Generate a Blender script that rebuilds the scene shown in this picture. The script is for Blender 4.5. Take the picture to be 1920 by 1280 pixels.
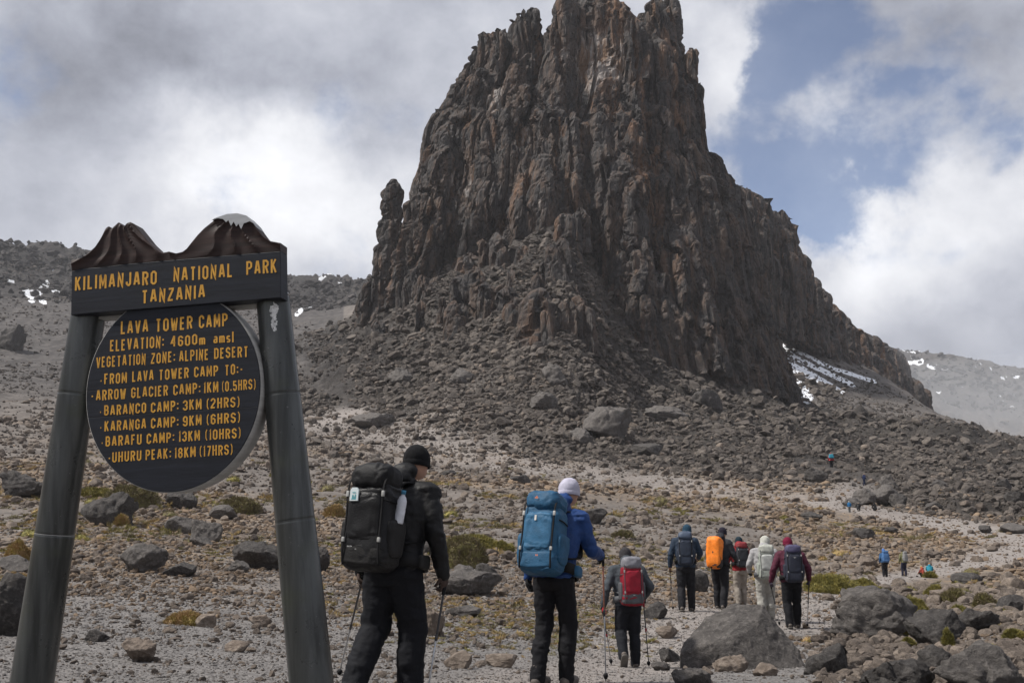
import bpy, bmesh, math, random
import numpy as np
from mathutils import Vector, Matrix, Euler
R = math.radians
rnd = random.Random(7)
for o in list(bpy.data.objects):
    bpy.data.objects.remove(o, do_unlink=True)
scene = bpy.context.scene
col = scene.collection

# ------------------------------------------------------------------ camera
EYE = 1.6
FPX = 1920 * 35 / 36
PITCH = math.atan(310 / FPX)
cam_d = bpy.data.cameras.new('camera')
cam_d.lens = 35; cam_d.sensor_width = 36; cam_d.sensor_fit = 'HORIZONTAL'
cam_d.clip_start = 0.1; cam_d.clip_end = 8000
cam = bpy.data.objects.new('camera', cam_d)
cam.location = (0, 0, EYE); cam.rotation_euler = (R(90) + PITCH, 0, 0)
col.objects.link(cam); scene.camera = cam

# ------------------------------------------------------------------ exposure
vs = scene.view_settings
vs.view_transform = 'Standard'; vs.look = 'None'; vs.exposure = 0.54; vs.gamma = 1.0
vs.use_curve_mapping = False
scene.cycles.use_denoising = True
scene.cycles.max_bounces = 6
scene.cycles.volume_bounces = 1
scene.cycles.transparent_max_bounces = 8

# ------------------------------------------------------------------ node helper
class NT:
    """small helper: expressions of math nodes"""
    def __init__(s, tree): s.t = tree; s.n = tree.nodes; s.l = tree.links
    def new(s, typ, **kw):
        n = s.n.new(typ)
        for k, v in kw.items():
            setattr(n, k, v)
        return n
    def set(s, inp, v):
        if isinstance(v, bpy.types.NodeSocket): s.l.new(v, inp)
        else:
            if isinstance(v, tuple) and len(v) == 3 and inp.type == 'RGBA': v = (*v, 1)
            inp.default_value = v
    def m(s, op, a, b=0.0, c=None, clamp=False):
        n = s.n.new('ShaderNodeMath'); n.operation = op; n.use_clamp = clamp
        s.set(n.inputs[0], a); s.set(n.inputs[1], b)
        if c is not None: s.set(n.inputs[2], c)
        return n.outputs[0]
    def add(s, a, b): return s.m('ADD', a, b)
    def mul(s, a, b): return s.m('MULTIPLY', a, b)
    def sub(s, a, b): return s.m('SUBTRACT', a, b)
    def step(s, v, lo, hi, smooth=True):
        n = s.n.new('ShaderNodeMapRange'); n.clamp = True
        n.interpolation_type = 'SMOOTHSTEP' if smooth else 'LINEAR'
        s.set(n.inputs[0], v); s.set(n.inputs[1], lo); s.set(n.inputs[2], hi)
        return n.outputs[0]
    def mix(s, f, a, b, mode='MIX'):
        n = s.n.new('ShaderNodeMix'); n.data_type = 'RGBA'; n.blend_type = mode; n.clamp_factor = True
        s.set(n.inputs['Factor'], f) if False else s.set(n.inputs[0], f)
        s.set(n.inputs[6], a); s.set(n.inputs[7], b)
        return n.outputs[2]
    def noise(s, vec, scale, detail=4, rough=0.55, dist=0.0, dims='3D', w=0.0):
        n = s.n.new('ShaderNodeTexNoise'); n.noise_dimensions = dims
        s.set(n.inputs['Vector'], vec); n.inputs['Scale'].default_value = scale
        n.inputs['Detail'].default_value = detail; n.inputs['Roughness'].default_value = rough
        n.inputs['Distortion'].default_value = dist
        return n.outputs['Fac']
    def vor(s, vec, scale, feature='F1', out='Distance', rand=1.0):
        n = s.n.new('ShaderNodeTexVoronoi'); n.feature = feature
        s.set(n.inputs['Vector'], vec); n.inputs['Scale'].default_value = scale
        n.inputs['Randomness'].default_value = rand
        return n.outputs[out]
    def scale(s, vec, sc, loc=(0, 0, 0)):
        n = s.n.new('ShaderNodeMapping'); s.set(n.inputs[0], vec)
        n.inputs['Location'].default_value = loc; n.inputs['Scale'].default_value = sc
        return n.outputs[0]
    def attr(s, name, typ='GEOMETRY'):
        n = s.n.new('ShaderNodeAttribute'); n.attribute_name = name; n.attribute_type = typ
        return n.outputs['Fac']

# ------------------------------------------------------------------ world: sky with cloud
SUN_AZ, SUN_EL = R(-98), R(54)        # azimuth from +Y towards +X
world = bpy.data.worlds.new('World'); scene.world = world; world.use_nodes = True
w = NT(world.node_tree); w.n.clear()
out = w.new('ShaderNodeOutputWorld')
sky = w.new('ShaderNodeTexSky'); sky.sky_type = 'NISHITA'; sky.sun_disc = False
sky.sun_elevation = SUN_EL; sky.sun_rotation = SUN_AZ; sky.altitude = 4600
sky.air_density = 1.0; sky.dust_density = 3.0; sky.ozone_density = 1.5
bg_sky = w.new('ShaderNodeBackground'); w.l.new(sky.outputs[0], bg_sky.inputs[0]); bg_sky.inputs[1].default_value = 0.10
tc = w.new('ShaderNodeTexCoord'); D = tc.outputs['Generated']
sep = w.new('ShaderNodeSeparateXYZ'); w.l.new(D, sep.inputs[0])
az = w.m('ARCTAN2', sep.outputs[0], sep.outputs[1]); el = w.m('ARCSINE', sep.outputs[2])
def azel(px, py):
    yc = -(py - 640) / FPX; xc = (px - 960) / FPX
    Y = math.cos(PITCH) - yc * math.sin(PITCH); Z = math.sin(PITCH) + yc * math.cos(PITCH)
    return math.atan2(xc, Y), math.atan2(Z, math.hypot(xc, Y))
# domain warp so the cloud patches get ragged outlines
wn = w.new('ShaderNodeTexNoise'); w.l.new(D, wn.inputs['Vector']); wn.inputs['Scale'].default_value = 5.5
wn.inputs['Detail'].default_value = 7; wn.inputs['Roughness'].default_value = 0.6
wsep = w.new('ShaderNodeSeparateColor'); w.l.new(wn.outputs['Color'], wsep.inputs[0])
azw = w.add(az, w.mul(w.sub(wsep.outputs[0], 0.5), 0.30)); elw = w.add(el, w.mul(w.sub(wsep.outputs[1], 0.5), 0.26))
def blob(px, py, rx, ry, ang=0.0):
    a0, e0 = azel(px, py); sx, sy = rx / FPX, ry / FPX
    da, de = w.sub(azw, a0), w.sub(elw, e0); c, sn = math.cos(R(ang)), math.sin(R(ang))
    u = w.m('DIVIDE', w.add(w.mul(da, c), w.mul(de, sn)), sx)
    v = w.m('DIVIDE', w.sub(w.mul(de, c), w.mul(da, sn)), sy)
    return w.m('POWER', 2.718, w.mul(w.add(w.mul(u, u), w.mul(v, v)), -1.0))
def total(specs):
    t = 0.0
    for *b, k in specs: t = w.add(t, w.mul(blob(*b), k))
    return t
blue = total([(1500, 80, 150, 200, 60, 1.0), (1400, 270, 110, 130, 0, .75), (1470, 350, 100, 60, 0, 1.15), (1830, 220, 120, 70, 20, .80),
              (1840, 300, 130, 50, 35, .45), (1660, 300, 60, 40, 0, .55), (1600, 10, 120, 80, 0, .6), (1700, 170, 70, 30, 30, .5), (1375, 70, 75, 70, 20, -1.0), (2350, 100, 250, 120, 20, .6)])
fine = w.noise(w.scale(D, (1.0, 1.0, 1.25)), 7.5, 12, 0.60, 0.12)
cover = w.add(w.sub(1.12, w.mul(blue, 1.10)), w.mul(w.sub(fine, 0.5), 3.1))
cover = w.add(0.20, w.mul(0.80, w.step(cover, 0.12, 1.0)))
# cloud brightness
soft = w.noise(w.scale(D, (1, 1, 1.5), (3.1, 1.7, 0.4)), 3.2, 5, 0.5, 0.3)
wisp = w.noise(w.scale(D, (1, 1, 1.2), (7.1, 4.7, 2.4)), 12.0, 10, 0.64, 0.1)
lum = total([(440, 330, 210, 120, 20, .27), (640, 380, 190, 150, 0, .17), (560, 470, 260, 80, 0, .05), (150, 60, 300, 150, 0, -.02), (700, 180, 160, 120, 0, -.10), (250, 130, 260, 90, 0, -.07),
             (330, 60, 150, 60, 0, -.03), (1760, 440, 330, 140, 15, .25), (1560, 400, 100, 110, -35, .16), (1400, 50, 100, 90, 0, .15), (1650, 590, 330, 90, 0, -.06),
             (60, 440, 260, 60, 0, .0), (1750, 60, 220, 100, 0, -.03)])
lum = w.add(w.add(0.385, lum), w.add(w.mul(w.sub(soft, 0.5), 0.55), w.mul(w.sub(wisp, 0.5), 0.36)))
lum = w.m('MAXIMUM', lum, 0.17)
up = w.step(el, R(30), R(75)); lum = w.add(lum, w.mul(up, 0.08))
below = w.step(el, R(-1), R(-12)); lum = w.mul(lum, w.sub(1.0, w.mul(below, .5)))
ccol = w.mix(w.step(lum, 0.2, 0.7), (0.88, 0.93, 1.10), (0.97, 0.98, 1.02))
vm = w.new('ShaderNodeVectorMath', operation='SCALE'); w.l.new(ccol, vm.inputs[0]); w.l.new(lum, vm.inputs['Scale'])
bg_c = w.new('ShaderNodeBackground'); w.l.new(vm.outputs[0], bg_c.inputs[0]); bg_c.inputs[1].default_value = 1.0
mx = w.new('ShaderNodeMixShader'); w.l.new(cover, mx.inputs[0]); w.l.new(bg_sky.outputs[0], mx.inputs[1]); w.l.new(bg_c.outputs[0], mx.inputs[2])
w.l.new(mx.outputs[0], out.inputs[0])
world.cycles.sampling_method = 'MANUAL'; world.cycles.sample_map_resolution = 512

# ------------------------------------------------------------------ sun
sd = bpy.data.lights.new('sun', 'SUN'); sd.energy = 3.6; sd.angle = R(4); sd.color = (1.0, 0.955, 0.89)
sun = bpy.data.objects.new('sun', sd); col.objects.link(sun)
sdir = Vector((math.sin(SUN_AZ) * math.cos(SUN_EL), math.cos(SUN_AZ) * math.cos(SUN_EL), math.sin(SUN_EL)))
sun.rotation_euler = sdir.to_track_quat('Z', 'Y').to_euler()
sun.location = (0, 0, 300)

# ------------------------------------------------------------------ geometry of the view, used to lay the place out
def ray(px, py):
    yc = -(py - 640) / FPX
    return (px - 960) / FPX, math.cos(PITCH) - yc * math.sin(PITCH), math.sin(PITCH) + yc * math.cos(PITCH)
def at(px, py, Y):
    a, b, c = ray(px, py); return Vector((a / b * Y, Y, EYE + c / b * Y))
def tanel(py):
    yc = -(np.asarray(py, float) - 640) / FPX
    return (np.sin(PITCH) + yc * np.cos(PITCH)) / (np.cos(PITCH) - yc * np.sin(PITCH))

# ------------------------------------------------------------------ numpy noise
def _h(ix, iy, iz, seed):
    h = (ix.astype(np.uint32) * np.uint32(374761393)) ^ (iy.astype(np.uint32) * np.uint32(668265263)) ^ (iz.astype(np.uint32) * np.uint32(2147483647 - 97)) ^ np.uint32(seed * 7919 + 13)
    h = (h ^ (h >> np.uint32(13))) * np.uint32(1274126177)
    h = (h ^ (h >> np.uint32(15))) * np.uint32(2246822519)
    return (h ^ (h >> np.uint32(16))).astype(np.float64) / 4294967295.0
def vn(p, seed=0):
    i = np.floor(p).astype(np.int64); f = p - i; f = f * f * f * (f * (f * 6 - 15) + 10)
    r = 0.0
    for dx in (0, 1):
        wx = f[:, 0] if dx else 1 - f[:, 0]
        for dy in (0, 1):
            wy = f[:, 1] if dy else 1 - f[:, 1]
            for dz in (0, 1):
                wz = f[:, 2] if dz else 1 - f[:, 2]
                r = r + wx * wy * wz * _h(i[:, 0] + dx, i[:, 1] + dy, i[:, 2] + dz, seed)
    return r * 2 - 1
def fbm(p, oct=4, seed=0, gain=0.5, ridge=False):
    p = np.asarray(p, float); r = 0.0; a = 1.0; tot = 0.0
    for k in range(oct):
        n = vn(p + 17.3 * k, seed + k)
        if ridge: n = 1 - 2 * np.abs(n)
        r = r + a * n; tot += a; a *= gain; p = p * 2.03
    return r / tot
def cells(p, seed=0):
    """nearest-cell random value, F1 and F2"""
    i = np.floor(p).astype(np.int64); n = len(p)
    f1 = np.full(n, 9.0); f2 = np.full(n, 9.0); val = np.zeros(n)
    for dx in (-1, 0, 1):
        for dy in (-1, 0, 1):
            for dz in (-1, 0, 1):
                c = (i[:, 0] + dx, i[:, 1] + dy, i[:, 2] + dz)
                q = np.stack([c[0] + _h(*c, seed), c[1] + _h(*c, seed + 1), c[2] + _h(*c, seed + 2)], 1)
                d = np.sqrt(((q - p) ** 2).sum(1)); v = _h(*c, seed + 3)
                m = d < f1
                f2 = np.where(m, f1, np.minimum(f2, d)); val = np.where(m, v, val); f1 = np.where(m, d, f1)
    return val, f1, f2
def sstep(x, a, b):
    t = np.clip((x - a) / (b - a), 0, 1); return t * t * (3 - 2 * t)

# ------------------------------------------------------------------ object helpers
def tag(o, label=None, cat=None, group=None, kind=None):
    if label: o['label'] = label
    if cat: o['category'] = cat
    if group: o['group'] = group
    if kind: o['kind'] = kind
    return o
def link(name, me, mat=None, parent=None):
    o = bpy.data.objects.new(name, me); col.objects.link(o)
    if mat is not None:
        me.materials.clear(); me.materials.append(mat)
    if parent is not None: o.parent = parent
    return o
def mesh(name, v, f, smooth=True):
    v = np.asarray(v, np.float32); me = bpy.data.meshes.new(name)
    f = f if isinstance(f, np.ndarray) else None or f
    if isinstance(f, np.ndarray):
        k = f.shape[1]; me.vertices.add(len(v)); me.vertices.foreach_set('co', v.ravel())
        me.loops.add(f.size); me.loops.foreach_set('vertex_index', f.ravel().astype(np.int32))
        me.polygons.add(len(f)); me.polygons.foreach_set('loop_start', np.arange(0, f.size, k, dtype=np.int32))
        me.polygons.foreach_set('loop_total', np.full(len(f), k, np.int32))
        me.update(calc_edges=True)
    else:
        me.from_pydata([tuple(map(float, p)) for p in v], [], [tuple(map(int, q)) for q in f]); me.update()
    me.polygons.foreach_set('use_smooth', np.full(len(me.polygons), smooth))
    return me
def vattr(me, name, vals):
    a = me.attributes.new(name, 'FLOAT', 'POINT'); a.data.foreach_set('value', np.asarray(vals, np.float32))
def empty(name, loc, rz=0.0, **kw):
    o = bpy.data.objects.new(name, None); col.objects.link(o); o.location = loc; o.rotation_euler = (0, 0, rz)
    o.empty_display_size = 0.2
    return tag(o, **kw)

# ------------------------------------------------------------------ materials
def mat(name):
    m = bpy.data.materials.new(name); m.use_nodes = True; t = NT(m.node_tree)
    b = t.n['Principled BSDF']; return m, t, b
def plain(name, c, rough=0.7, metal=0.0, var=0.25, vs_=8.0, bump=0.0, bs=60.0, sheen=0.0, stretch=(1, 1, 1)):
    m, t, b = mat(name); tcn = t.new('ShaderNodeTexCoord'); v = t.scale(tcn.outputs['Object'], stretch)
    n = t.noise(v, vs_, 5, .6)
    b.inputs['Roughness'].default_value = rough; b.inputs['Metallic'].default_value = metal
    lo = tuple(x * (1 - var) for x in c); hi = tuple(min(1, x * (1 + var)) for x in c)
    t.l.new(t.mix(t.step(n, .3, .7), lo, hi), b.inputs['Base Color'])
    if sheen: b.inputs['Sheen Weight'].default_value = sheen
    if bump:
        bn = t.new('ShaderNodeBump'); bn.inputs['Strength'].default_value = bump; bn.inputs['Distance'].default_value = .01
        t.l.new(t.noise(v, bs, 6, .6), bn.inputs['Height']); t.l.new(bn.outputs[0], b.inputs['Normal'])
    return m
def rock_mat(name, dark, mid, light, sc=1.0, bump=0.5, dist=0.05, inst=False, warm=None, speck=True):
    m, t, b = mat(name)
    tcn = t.new('ShaderNodeTexCoord'); v = tcn.outputs['Object']
    n1 = t.noise(v, 1.3 * sc, 8, .62, .3); n2 = t.noise(v, 6.0 * sc, 8, .7); n3 = t.noise(v, 28 * sc, 4, .7)
    c = t.mix(t.step(n1, .32, .68), dark, mid)
    c = t.mix(t.mul(t.step(n2, .46, .74), .75), c, light)
    if warm: c = t.mix(t.mul(t.step(t.noise(v, .9 * sc, 5, .6, .8), .55, .7), .6), c, warm)
    if speck: c = t.mix(t.mul(t.step(n3, .58, .75), .35), c, tuple(min(1, x * 1.5) for x in light))
    if inst:
        oi = t.new('ShaderNodeObjectInfo'); r = oi.outputs['Random']
        c = t.mix(t.step(r, .0, 1.0, False), t.mix(1.0, c, (.62, .60, .60), 'MULTIPLY'), t.mix(1.0, c, (1.35, 1.31, 1.27), 'MULTIPLY'))
    t.l.new(c, b.inputs['Base Color']); b.inputs['Roughness'].default_value = .92
    b.inputs['Specular IOR Level'].default_value = .25
    h = t.add(t.mul(n1, .7), t.add(t.mul(n2, .45), t.mul(n3, .2)))
    bn = t.new('ShaderNodeBump'); bn.inputs['Strength'].default_value = bump; bn.inputs['Distance'].default_value = dist
    t.l.new(h, bn.inputs['Height']); t.l.new(bn.outputs[0], b.inputs['Normal'])
    return m
# ================================================================== terrain
COLS = np.array([-1100, -500, 0, 300, 600, 750, 900, 1060, 1200, 1350, 1480, 1560, 1650, 1800, 1920, 2350, 3000], float)
RAD = np.array([2, 4, 6, 8, 10, 15, 22, 35, 60, 90, 130, 180, 210, 240, 270, 320, 400, 500, 700, 900, 1200, 1600], float)
TAB = np.array([
 [2443,1697,1448,1320,1248,1160,1090,1020, 950, 870, 810, 755, 725, 700, 675, 625, 560, 500, 440, 430, 560, 700],
 [2443,1697,1448,1320,1250,1162,1092,1025, 955, 875, 815, 760, 735, 705, 680, 635, 580, 530, 460, 450, 570, 700],
 [2443,1697,1448,1322,1252,1165,1095,1030, 960, 885, 825, 770, 745, 718, 693, 648, 600, 552, 478, 480, 600, 700],
 [2443,1697,1448,1325,1258,1170,1100,1035, 965, 890, 830, 772, 745, 718, 690, 650, 610, 570, 510, 502, 620, 720],
 [2443,1697,1440,1330,1262,1190,1115,1045, 975, 905, 840, 765, 725, 685, 655, 620, 600, 580, 541, 545, 640, 720],
 [2443,1697,1437,1325,1265,1200,1125,1055, 985, 910, 850, 722, 625, 565, 540, 545, 560, 560, 545, 560, 640, 720],
 [2443,1697,1442,1330,1268,1215,1135,1065, 995, 920, 850, 645, 525, 468, 450, 470, 500, 520, 540, 560, 640, 720],
 [2443,1697,1446,1333,1275,1230,1145,1075,1005, 930, 858, 590, 430, 380, 385, 450, 500, 520, 560, 600, 650, 720],
 [2443,1697,1448,1335,1280,1245,1150,1085,1020, 945, 875, 765, 690, 645, 600, 600, 600, 600, 620, 640, 660, 720],
 [2443,1697,1448,1335,1280,1246,1155,1095,1040, 960, 883, 792, 745, 705, 680, 680, 680, 680, 680, 680, 680, 720],
 [2443,1697,1448,1335,1280,1248,1168,1108,1056, 975, 886, 822, 795, 772, 755, 695, 618, 600, 700, 720, 690, 720],
 [2443,1697,1448,1333,1279,1248,1172,1114,1062, 985, 888, 835, 812, 797, 787, 735, 662, 640, 720, 730, 680, 720],
 [2443,1697,1448,1332,1278,1247,1175,1120,1073, 995, 900, 850, 828, 812, 806, 770, 712, 685, 740, 740, 658, 700],
 [2443,1697,1448,1328,1276,1243,1175,1122,1080,1000, 915, 858, 838, 818, 802, 785, 800, 830, 840, 770, 672, 700],
 [2443,1697,1448,1325,1272,1238,1172,1120,1078,1005, 930, 872, 858, 852, 858, 875, 905, 915, 860, 790, 700, 715],
 [2443,1697,1448,1322,1268,1230,1168,1115,1070,1000, 935, 895, 885, 885, 890, 900, 910, 910, 870, 800, 740, 740],
 [2443,1697,1448,1322,1260,1220,1160,1110,1060, 990, 935, 895, 885, 885, 890, 900, 910, 910, 880, 820, 770, 760]], float)
_cols = np.arctan((COLS - 960) / FPX / 1.0)          # azimuths of the columns
_lr = np.log(RAD)
TH_N, LR_N = 420, 520
_thf = np.linspace(_cols[0], _cols[-1], TH_N); _lrf = np.linspace(_lr[0], _lr[-1], LR_N)
_tmp = np.stack([np.interp(_lrf, _lr, row) for row in TAB])
_py = np.stack([np.interp(_thf, _cols, _tmp[:, j]) for j in range(LR_N)], 1)
_zt = EYE + np.exp(_lrf)[None] * np.cos(_thf)[:, None] * tanel(_py)
def _blur(a, n, ax):
    k = np.hanning(n + 2)[1:-1]; k /= k.sum(); pad = n // 2
    a = np.concatenate([np.repeat(np.take(a, [0], ax), pad, ax), a, np.repeat(np.take(a, [-1], ax), pad, ax)], ax)
    return np.apply_along_axis(lambda q: np.convolve(q, k, 'valid'), ax, a)
_zt = _blur(_blur(_zt, 13, 0), 13, 1)
def zbase(x, y):
    th = np.arctan2(x, y); r = np.maximum(np.hypot(x, y), 1e-3)
    a = np.clip((th - _thf[0]) / (_thf[1] - _thf[0]), 0, TH_N - 1.001)
    b = np.clip((np.log(r) - _lrf[0]) / (_lrf[1] - _lrf[0]), 0, LR_N - 1.001)
    i = a.astype(int); j = b.astype(int); fa = a - i; fb = b - j
    z = (_zt[i, j] * (1 - fa) + _zt[i + 1, j] * fa) * (1 - fb) + (_zt[i, j + 1] * (1 - fa) + _zt[i + 1, j + 1] * fa) * fb
    z = z * sstep(r, 0.2, 3.0)
    back = sstep(np.abs(th), R(70), R(150))          # behind the camera: gentle rise
    z = z * (1 - back) + back * (0.02 * r)
    # beyond the table the land falls to a far plain
    far = sstep(r, 1500, 3500); return z * (1 - far) + far * (-40)
def find(px, py, r0=3.0, r1=1300.0):
    """first point of the ground met by the sight line through a pixel"""
    rr = np.exp(np.linspace(math.log(r0), math.log(r1), 2500)); a, b, c = ray(px, py)
    th = math.atan2(a, b); x = rr * math.sin(th); y = rr * math.cos(th)
    g = zbase(x, y) - (EYE + c / b * y)
    k = int(np.argmax(g >= 0)) if (g >= 0).any() else len(rr) - 1
    return float(x[k]), float(y[k])

PATHS = []
def path(pts, wid, k=1.0):
    p = [find(*q) for q in pts]
    PATHS.append((np.array(p), np.array(wid, float), k))
path([(735, 1400), (900, 1330), (1030, 1290), (1180, 1250), (1230, 1200), (1290, 1150), (1345, 1140), (1440, 1150), (1500, 1172)], [1.1, 1.1, 1.0, 1.0, 1.2, 1.4, 1.5, 1.5, 1.4])
path([(1500, 1172), (1580, 1100), (1670, 1083), (1760, 1070), (1850, 1050), (1980, 1020)], [1.4, 1.0, 1.2, 1.8, 2.6, 4])
path([(2300, 1040), (1980, 1015), (1860, 1000), (1740, 975), (1640, 958), (1570, 945), (1600, 925), (1640, 905), (1560, 885), (1520, 872)], [6, 6, 5.0, 4.2, 3.6, 4.0, 3.0, 3, 3.5, 3])
path([(1560, 948), (1420, 925), (1250, 905), (1080, 885), (930, 862), (800, 838), (660, 800), (500, 780)], [5, 7, 8, 9, 9, 9, 9, 8], .62)
path([(640, 790), (655, 760), (610, 725), (575, 700), (560, 680)], [5, 3, 3, 2.5, 2])
def pathdist(x, y):
    """signed softness: 1 on a path, 0 away from it"""
    m = np.zeros(len(x))
    for P, W, K in PATHS:
        for k in range(len(P) - 1):
            a, b = P[k], P[k + 1]; d = b - a; L = (d ** 2).sum()
            t = np.clip(((x - a[0]) * d[0] + (y - a[1]) * d[1]) / L, 0, 1)
            dd = np.hypot(x - a[0] - t * d[0], y - a[1] - t * d[1]); wd = W[k] * (1 - t) + W[k + 1] * t
            m = np.maximum(m, K * (1 - sstep(dd, wd * .35, wd * 1.5)))
    return m
def px_of(x, y): return 960 + FPX * x / np.maximum(y, 1e-3)
def talus_mask(x, y):
    r = np.hypot(x, y); c = px_of(x, y)
    lo = np.interp(c, [400, 560, 700, 900, 1100, 1300, 1500, 1700, 1900], [235, 170, 150, 150, 132, 122, 116, 108, 105])
    lo = lo * (1 + .22 * fbm(np.stack([x / 16, y / 16, x * 0], 1), 3, 91))
    m = sstep(r, lo * .90, lo * 1.16) * (1 - sstep(r, 285 - 45 * sstep(c, 1440, 1540), 330 - 55 * sstep(c, 1440, 1540))) * sstep(c, 480, 640) * sstep(y, 1, 5)
    return m
def height(x, y):
    x = np.atleast_1d(np.asarray(x, float)); y = np.atleast_1d(np.asarray(y, float))
    r = np.hypot(x, y); z = zbase(x, y); pm = pathdist(x, y); tm = talus_mask(x, y)
    q = np.stack([x, y, np.zeros_like(x)], 1); calm = 1 - .75 * pm
    z = z + calm * .035 * fbm(q * 1.6, 4, 3) * sstep(r, 2, 5)
    z = z + calm * np.interp(r, [5, 15, 60, 150, 500], [.03, .10, .32, .7, 1.2]) * fbm(q / 5.0, 4, 11)
    z = z + calm * np.interp(r, [40, 120, 300, 800], [0, .5, 2.0, 3.0]) * fbm(q / 22.0, 4, 21)
    if tm.max() > 0:
        k = tm > 0.001; qq = q[k]
        v, f1, f2 = cells(np.stack([qq[:, 0] / 5.5, qq[:, 1] / 5.5, z[k] / 9], 1) + .35 * fbm(qq / 4, 2, 5)[:, None], 41)
        bump_ = 3.4 * (v - .45) * sstep(f2 - f1, 0.0, .25) + 1.2 * fbm(qq / 3.0, 4, 31, .55, True)
        big = 3.0 * fbm(qq / 16.0, 3, 36, .5, True)
        steep = sstep(r[k], 165, 215)
        z[k] += tm[k] * ((.35 + .65 * steep) * bump_ + steep * big)
    # crags along the far skylines
    cr = sstep(r, 470, 620) * (1 - sstep(r, 1300, 1700)) * (np.abs(np.arctan2(x, y)) < R(75))
    k = cr > 0.001
    if k.any():
        qq = q[k]; far = sstep(r[k], 900, 1100)
        n = fbm(qq / 55.0, 6, 61, .58, True) * (9 + 1 * far) + fbm(qq / 12.0, 4, 66, .6, True) * (6 - 3 * far)
        z[k] += cr[k] * n * sstep(px_of(x[k], y[k]) * 0 + r[k], 480, 640)
    return z
def H(x, y): return float(height([x], [y])[0])

# angular grid dense in front of the camera, coarse elsewhere; rings log-spaced with the screen
th = np.concatenate([np.linspace(R(-180), R(-36), 60)[:-1], np.linspace(R(-36), R(36), 620), np.linspace(R(36), R(180), 60)[1:]])
rr = np.concatenate([[0.0], np.exp(np.linspace(math.log(.8), math.log(6), 40)), np.exp(np.linspace(math.log(6), math.log(100), 300))[1:],
                     np.exp(np.linspace(math.log(100), math.log(300), 220))[1:], np.exp(np.linspace(math.log(300), math.log(1500), 210))[1:], [2000, 3000, 4500]])
TH, RR = np.meshgrid(th, rr); gx = (RR * np.sin(TH)).ravel(); gy = (RR * np.cos(TH)).ravel()
gz = height(gx, gy)
nt, nr = len(th), len(rr); idx = np.arange(nt * nr).reshape(nr, nt)
quads = np.stack([idx[:-1, :-1], idx[:-1, 1:], idx[1:, 1:], idx[1:, :-1]], -1).reshape(-1, 4)[:, ::-1]
me = mesh('ground', np.stack([gx, gy, gz], 1), np.ascontiguousarray(quads))
gr = np.hypot(gx, gy); gc = px_of(gx, gy); q0 = np.stack([gx, gy, np.zeros_like(gx)], 1)
pm = pathdist(gx, gy)
warm = sstep(gr, 17, 30) * (1 - sstep(gr, 110, 150)) * sstep(fbm(q0 / 14, 4, 71), -.35, .3)
dark = np.maximum(talus_mask(gx, gy), sstep(gr, 430, 540) * (gy > 0) * (gc < 1400) * 1.25)
# snow lying in gullies: streaks placed where the photograph has them, broken up by noise
snow = np.zeros(len(gx))
def snow_line(pts, wpx, seed):
    global snow
    for (p0, p1) in zip(pts[:-1], pts[1:]):
        py_ = 640 - FPX * np.tan(np.arctan((gz - EYE) / np.maximum(gy, 1)) - PITCH)
        a = np.array(p0, float); d = np.array(p1, float) - a; L = (d ** 2).sum()
        px_ = 960 + FPX * gx / np.maximum(gy * np.cos(PITCH) + (gz - EYE) * np.sin(PITCH), 1)
        t = np.clip(((px_ - a[0]) * d[0] + (py_ - a[1]) * d[1]) / L, 0, 1)
        dd = np.hypot(px_ - a[0] - t * d[0], py_ - a[1] - t * d[1])
        ok = (gr > 235) & (gy > 0)
        snow = np.maximum(snow, ok * (1 - sstep(dd, wpx * .2, wpx * 1.5)))
snow_line([(1440, 625), (1490, 670), (1600, 722)], 5, 1)
snow_line([(1470, 672), (1530, 715)], 6, 2)
snow_line([(1480, 690), (1512, 745)], 14, 3)
snow_line([(1490, 655), (1560, 690), (1640, 715)], 4, 4)
snow_line([(1505, 690), (1580, 735)], 4, 8)
snow_line([(48, 545), (62, 560), (88, 532)], 7, 5)
snow_line([(60, 548), (58, 562)], 6, 6)
for (a_, b_) in [((100, 545), (112, 550)), ((76, 563), (84, 567)), ((100, 505), (106, 507)), ((556, 590), (566, 580)), ((575, 578), (590, 575)), ((180, 560), (186, 562)), ((1705, 680), (1730, 678)), ((1740, 686), (1775, 690))]:
    snow_line([a_, b_], 4, 7)
sn = sstep(fbm(q0 / 11.0, 5, 81, .6), .40, .50) * sstep(gr, 850, 950) * (gc > 1500) * .9
sn2 = sstep(fbm(q0 / 9.0, 4, 84), .46, .56) * sstep(gr, 480, 560) * (gc < 900) * .8
snow = np.maximum(snow, np.maximum(sn, sn2))
vattr(me, 'path', pm); vattr(me, 'warm', warm); vattr(me, 'dark', dark); vattr(me, 'snow', snow)
vattr(me, 'far', sstep(gr, 150, 260) * (gc < 640) + sstep(gr, 700, 900) * (gc > 640) + .55 * sstep(gr, 250, 300) * (gc > 1400) * (gr < 700)); vattr(me, 'near', 1 - sstep(gr, 14, 32))
m, t, b = mat('volcanic_ground')
tcn = t.new('ShaderNodeTexCoord'); v = tcn.outputs['Object']
nA = t.noise(v, .35, 10, .65, .2); nB = t.noise(v, 3.0, 10, .68); nC = t.noise(v, 22, 8, .7); nF = t.noise(v, .06, 12, .72)
vo = t.vor(v, 26, 'F1'); vb = t.vor(v, 9, 'F1')
c = t.mix(t.step(nA, .35, .65), (.092, .081, .073), (.168, .149, .135))
c = t.mix(t.mul(t.step(nB, .45, .7), .7), c, (.215, .188, .168))
c = t.mix(t.mul(t.attr('warm'), t.step(nB, .40, .62)), c, (.225, .165, .110))
c = t.mix(t.mul(t.attr('near'), .65), c, t.mix(t.step(nC, .35, .65), (.105, .103, .104), (.265, .255, .25)))
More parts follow.
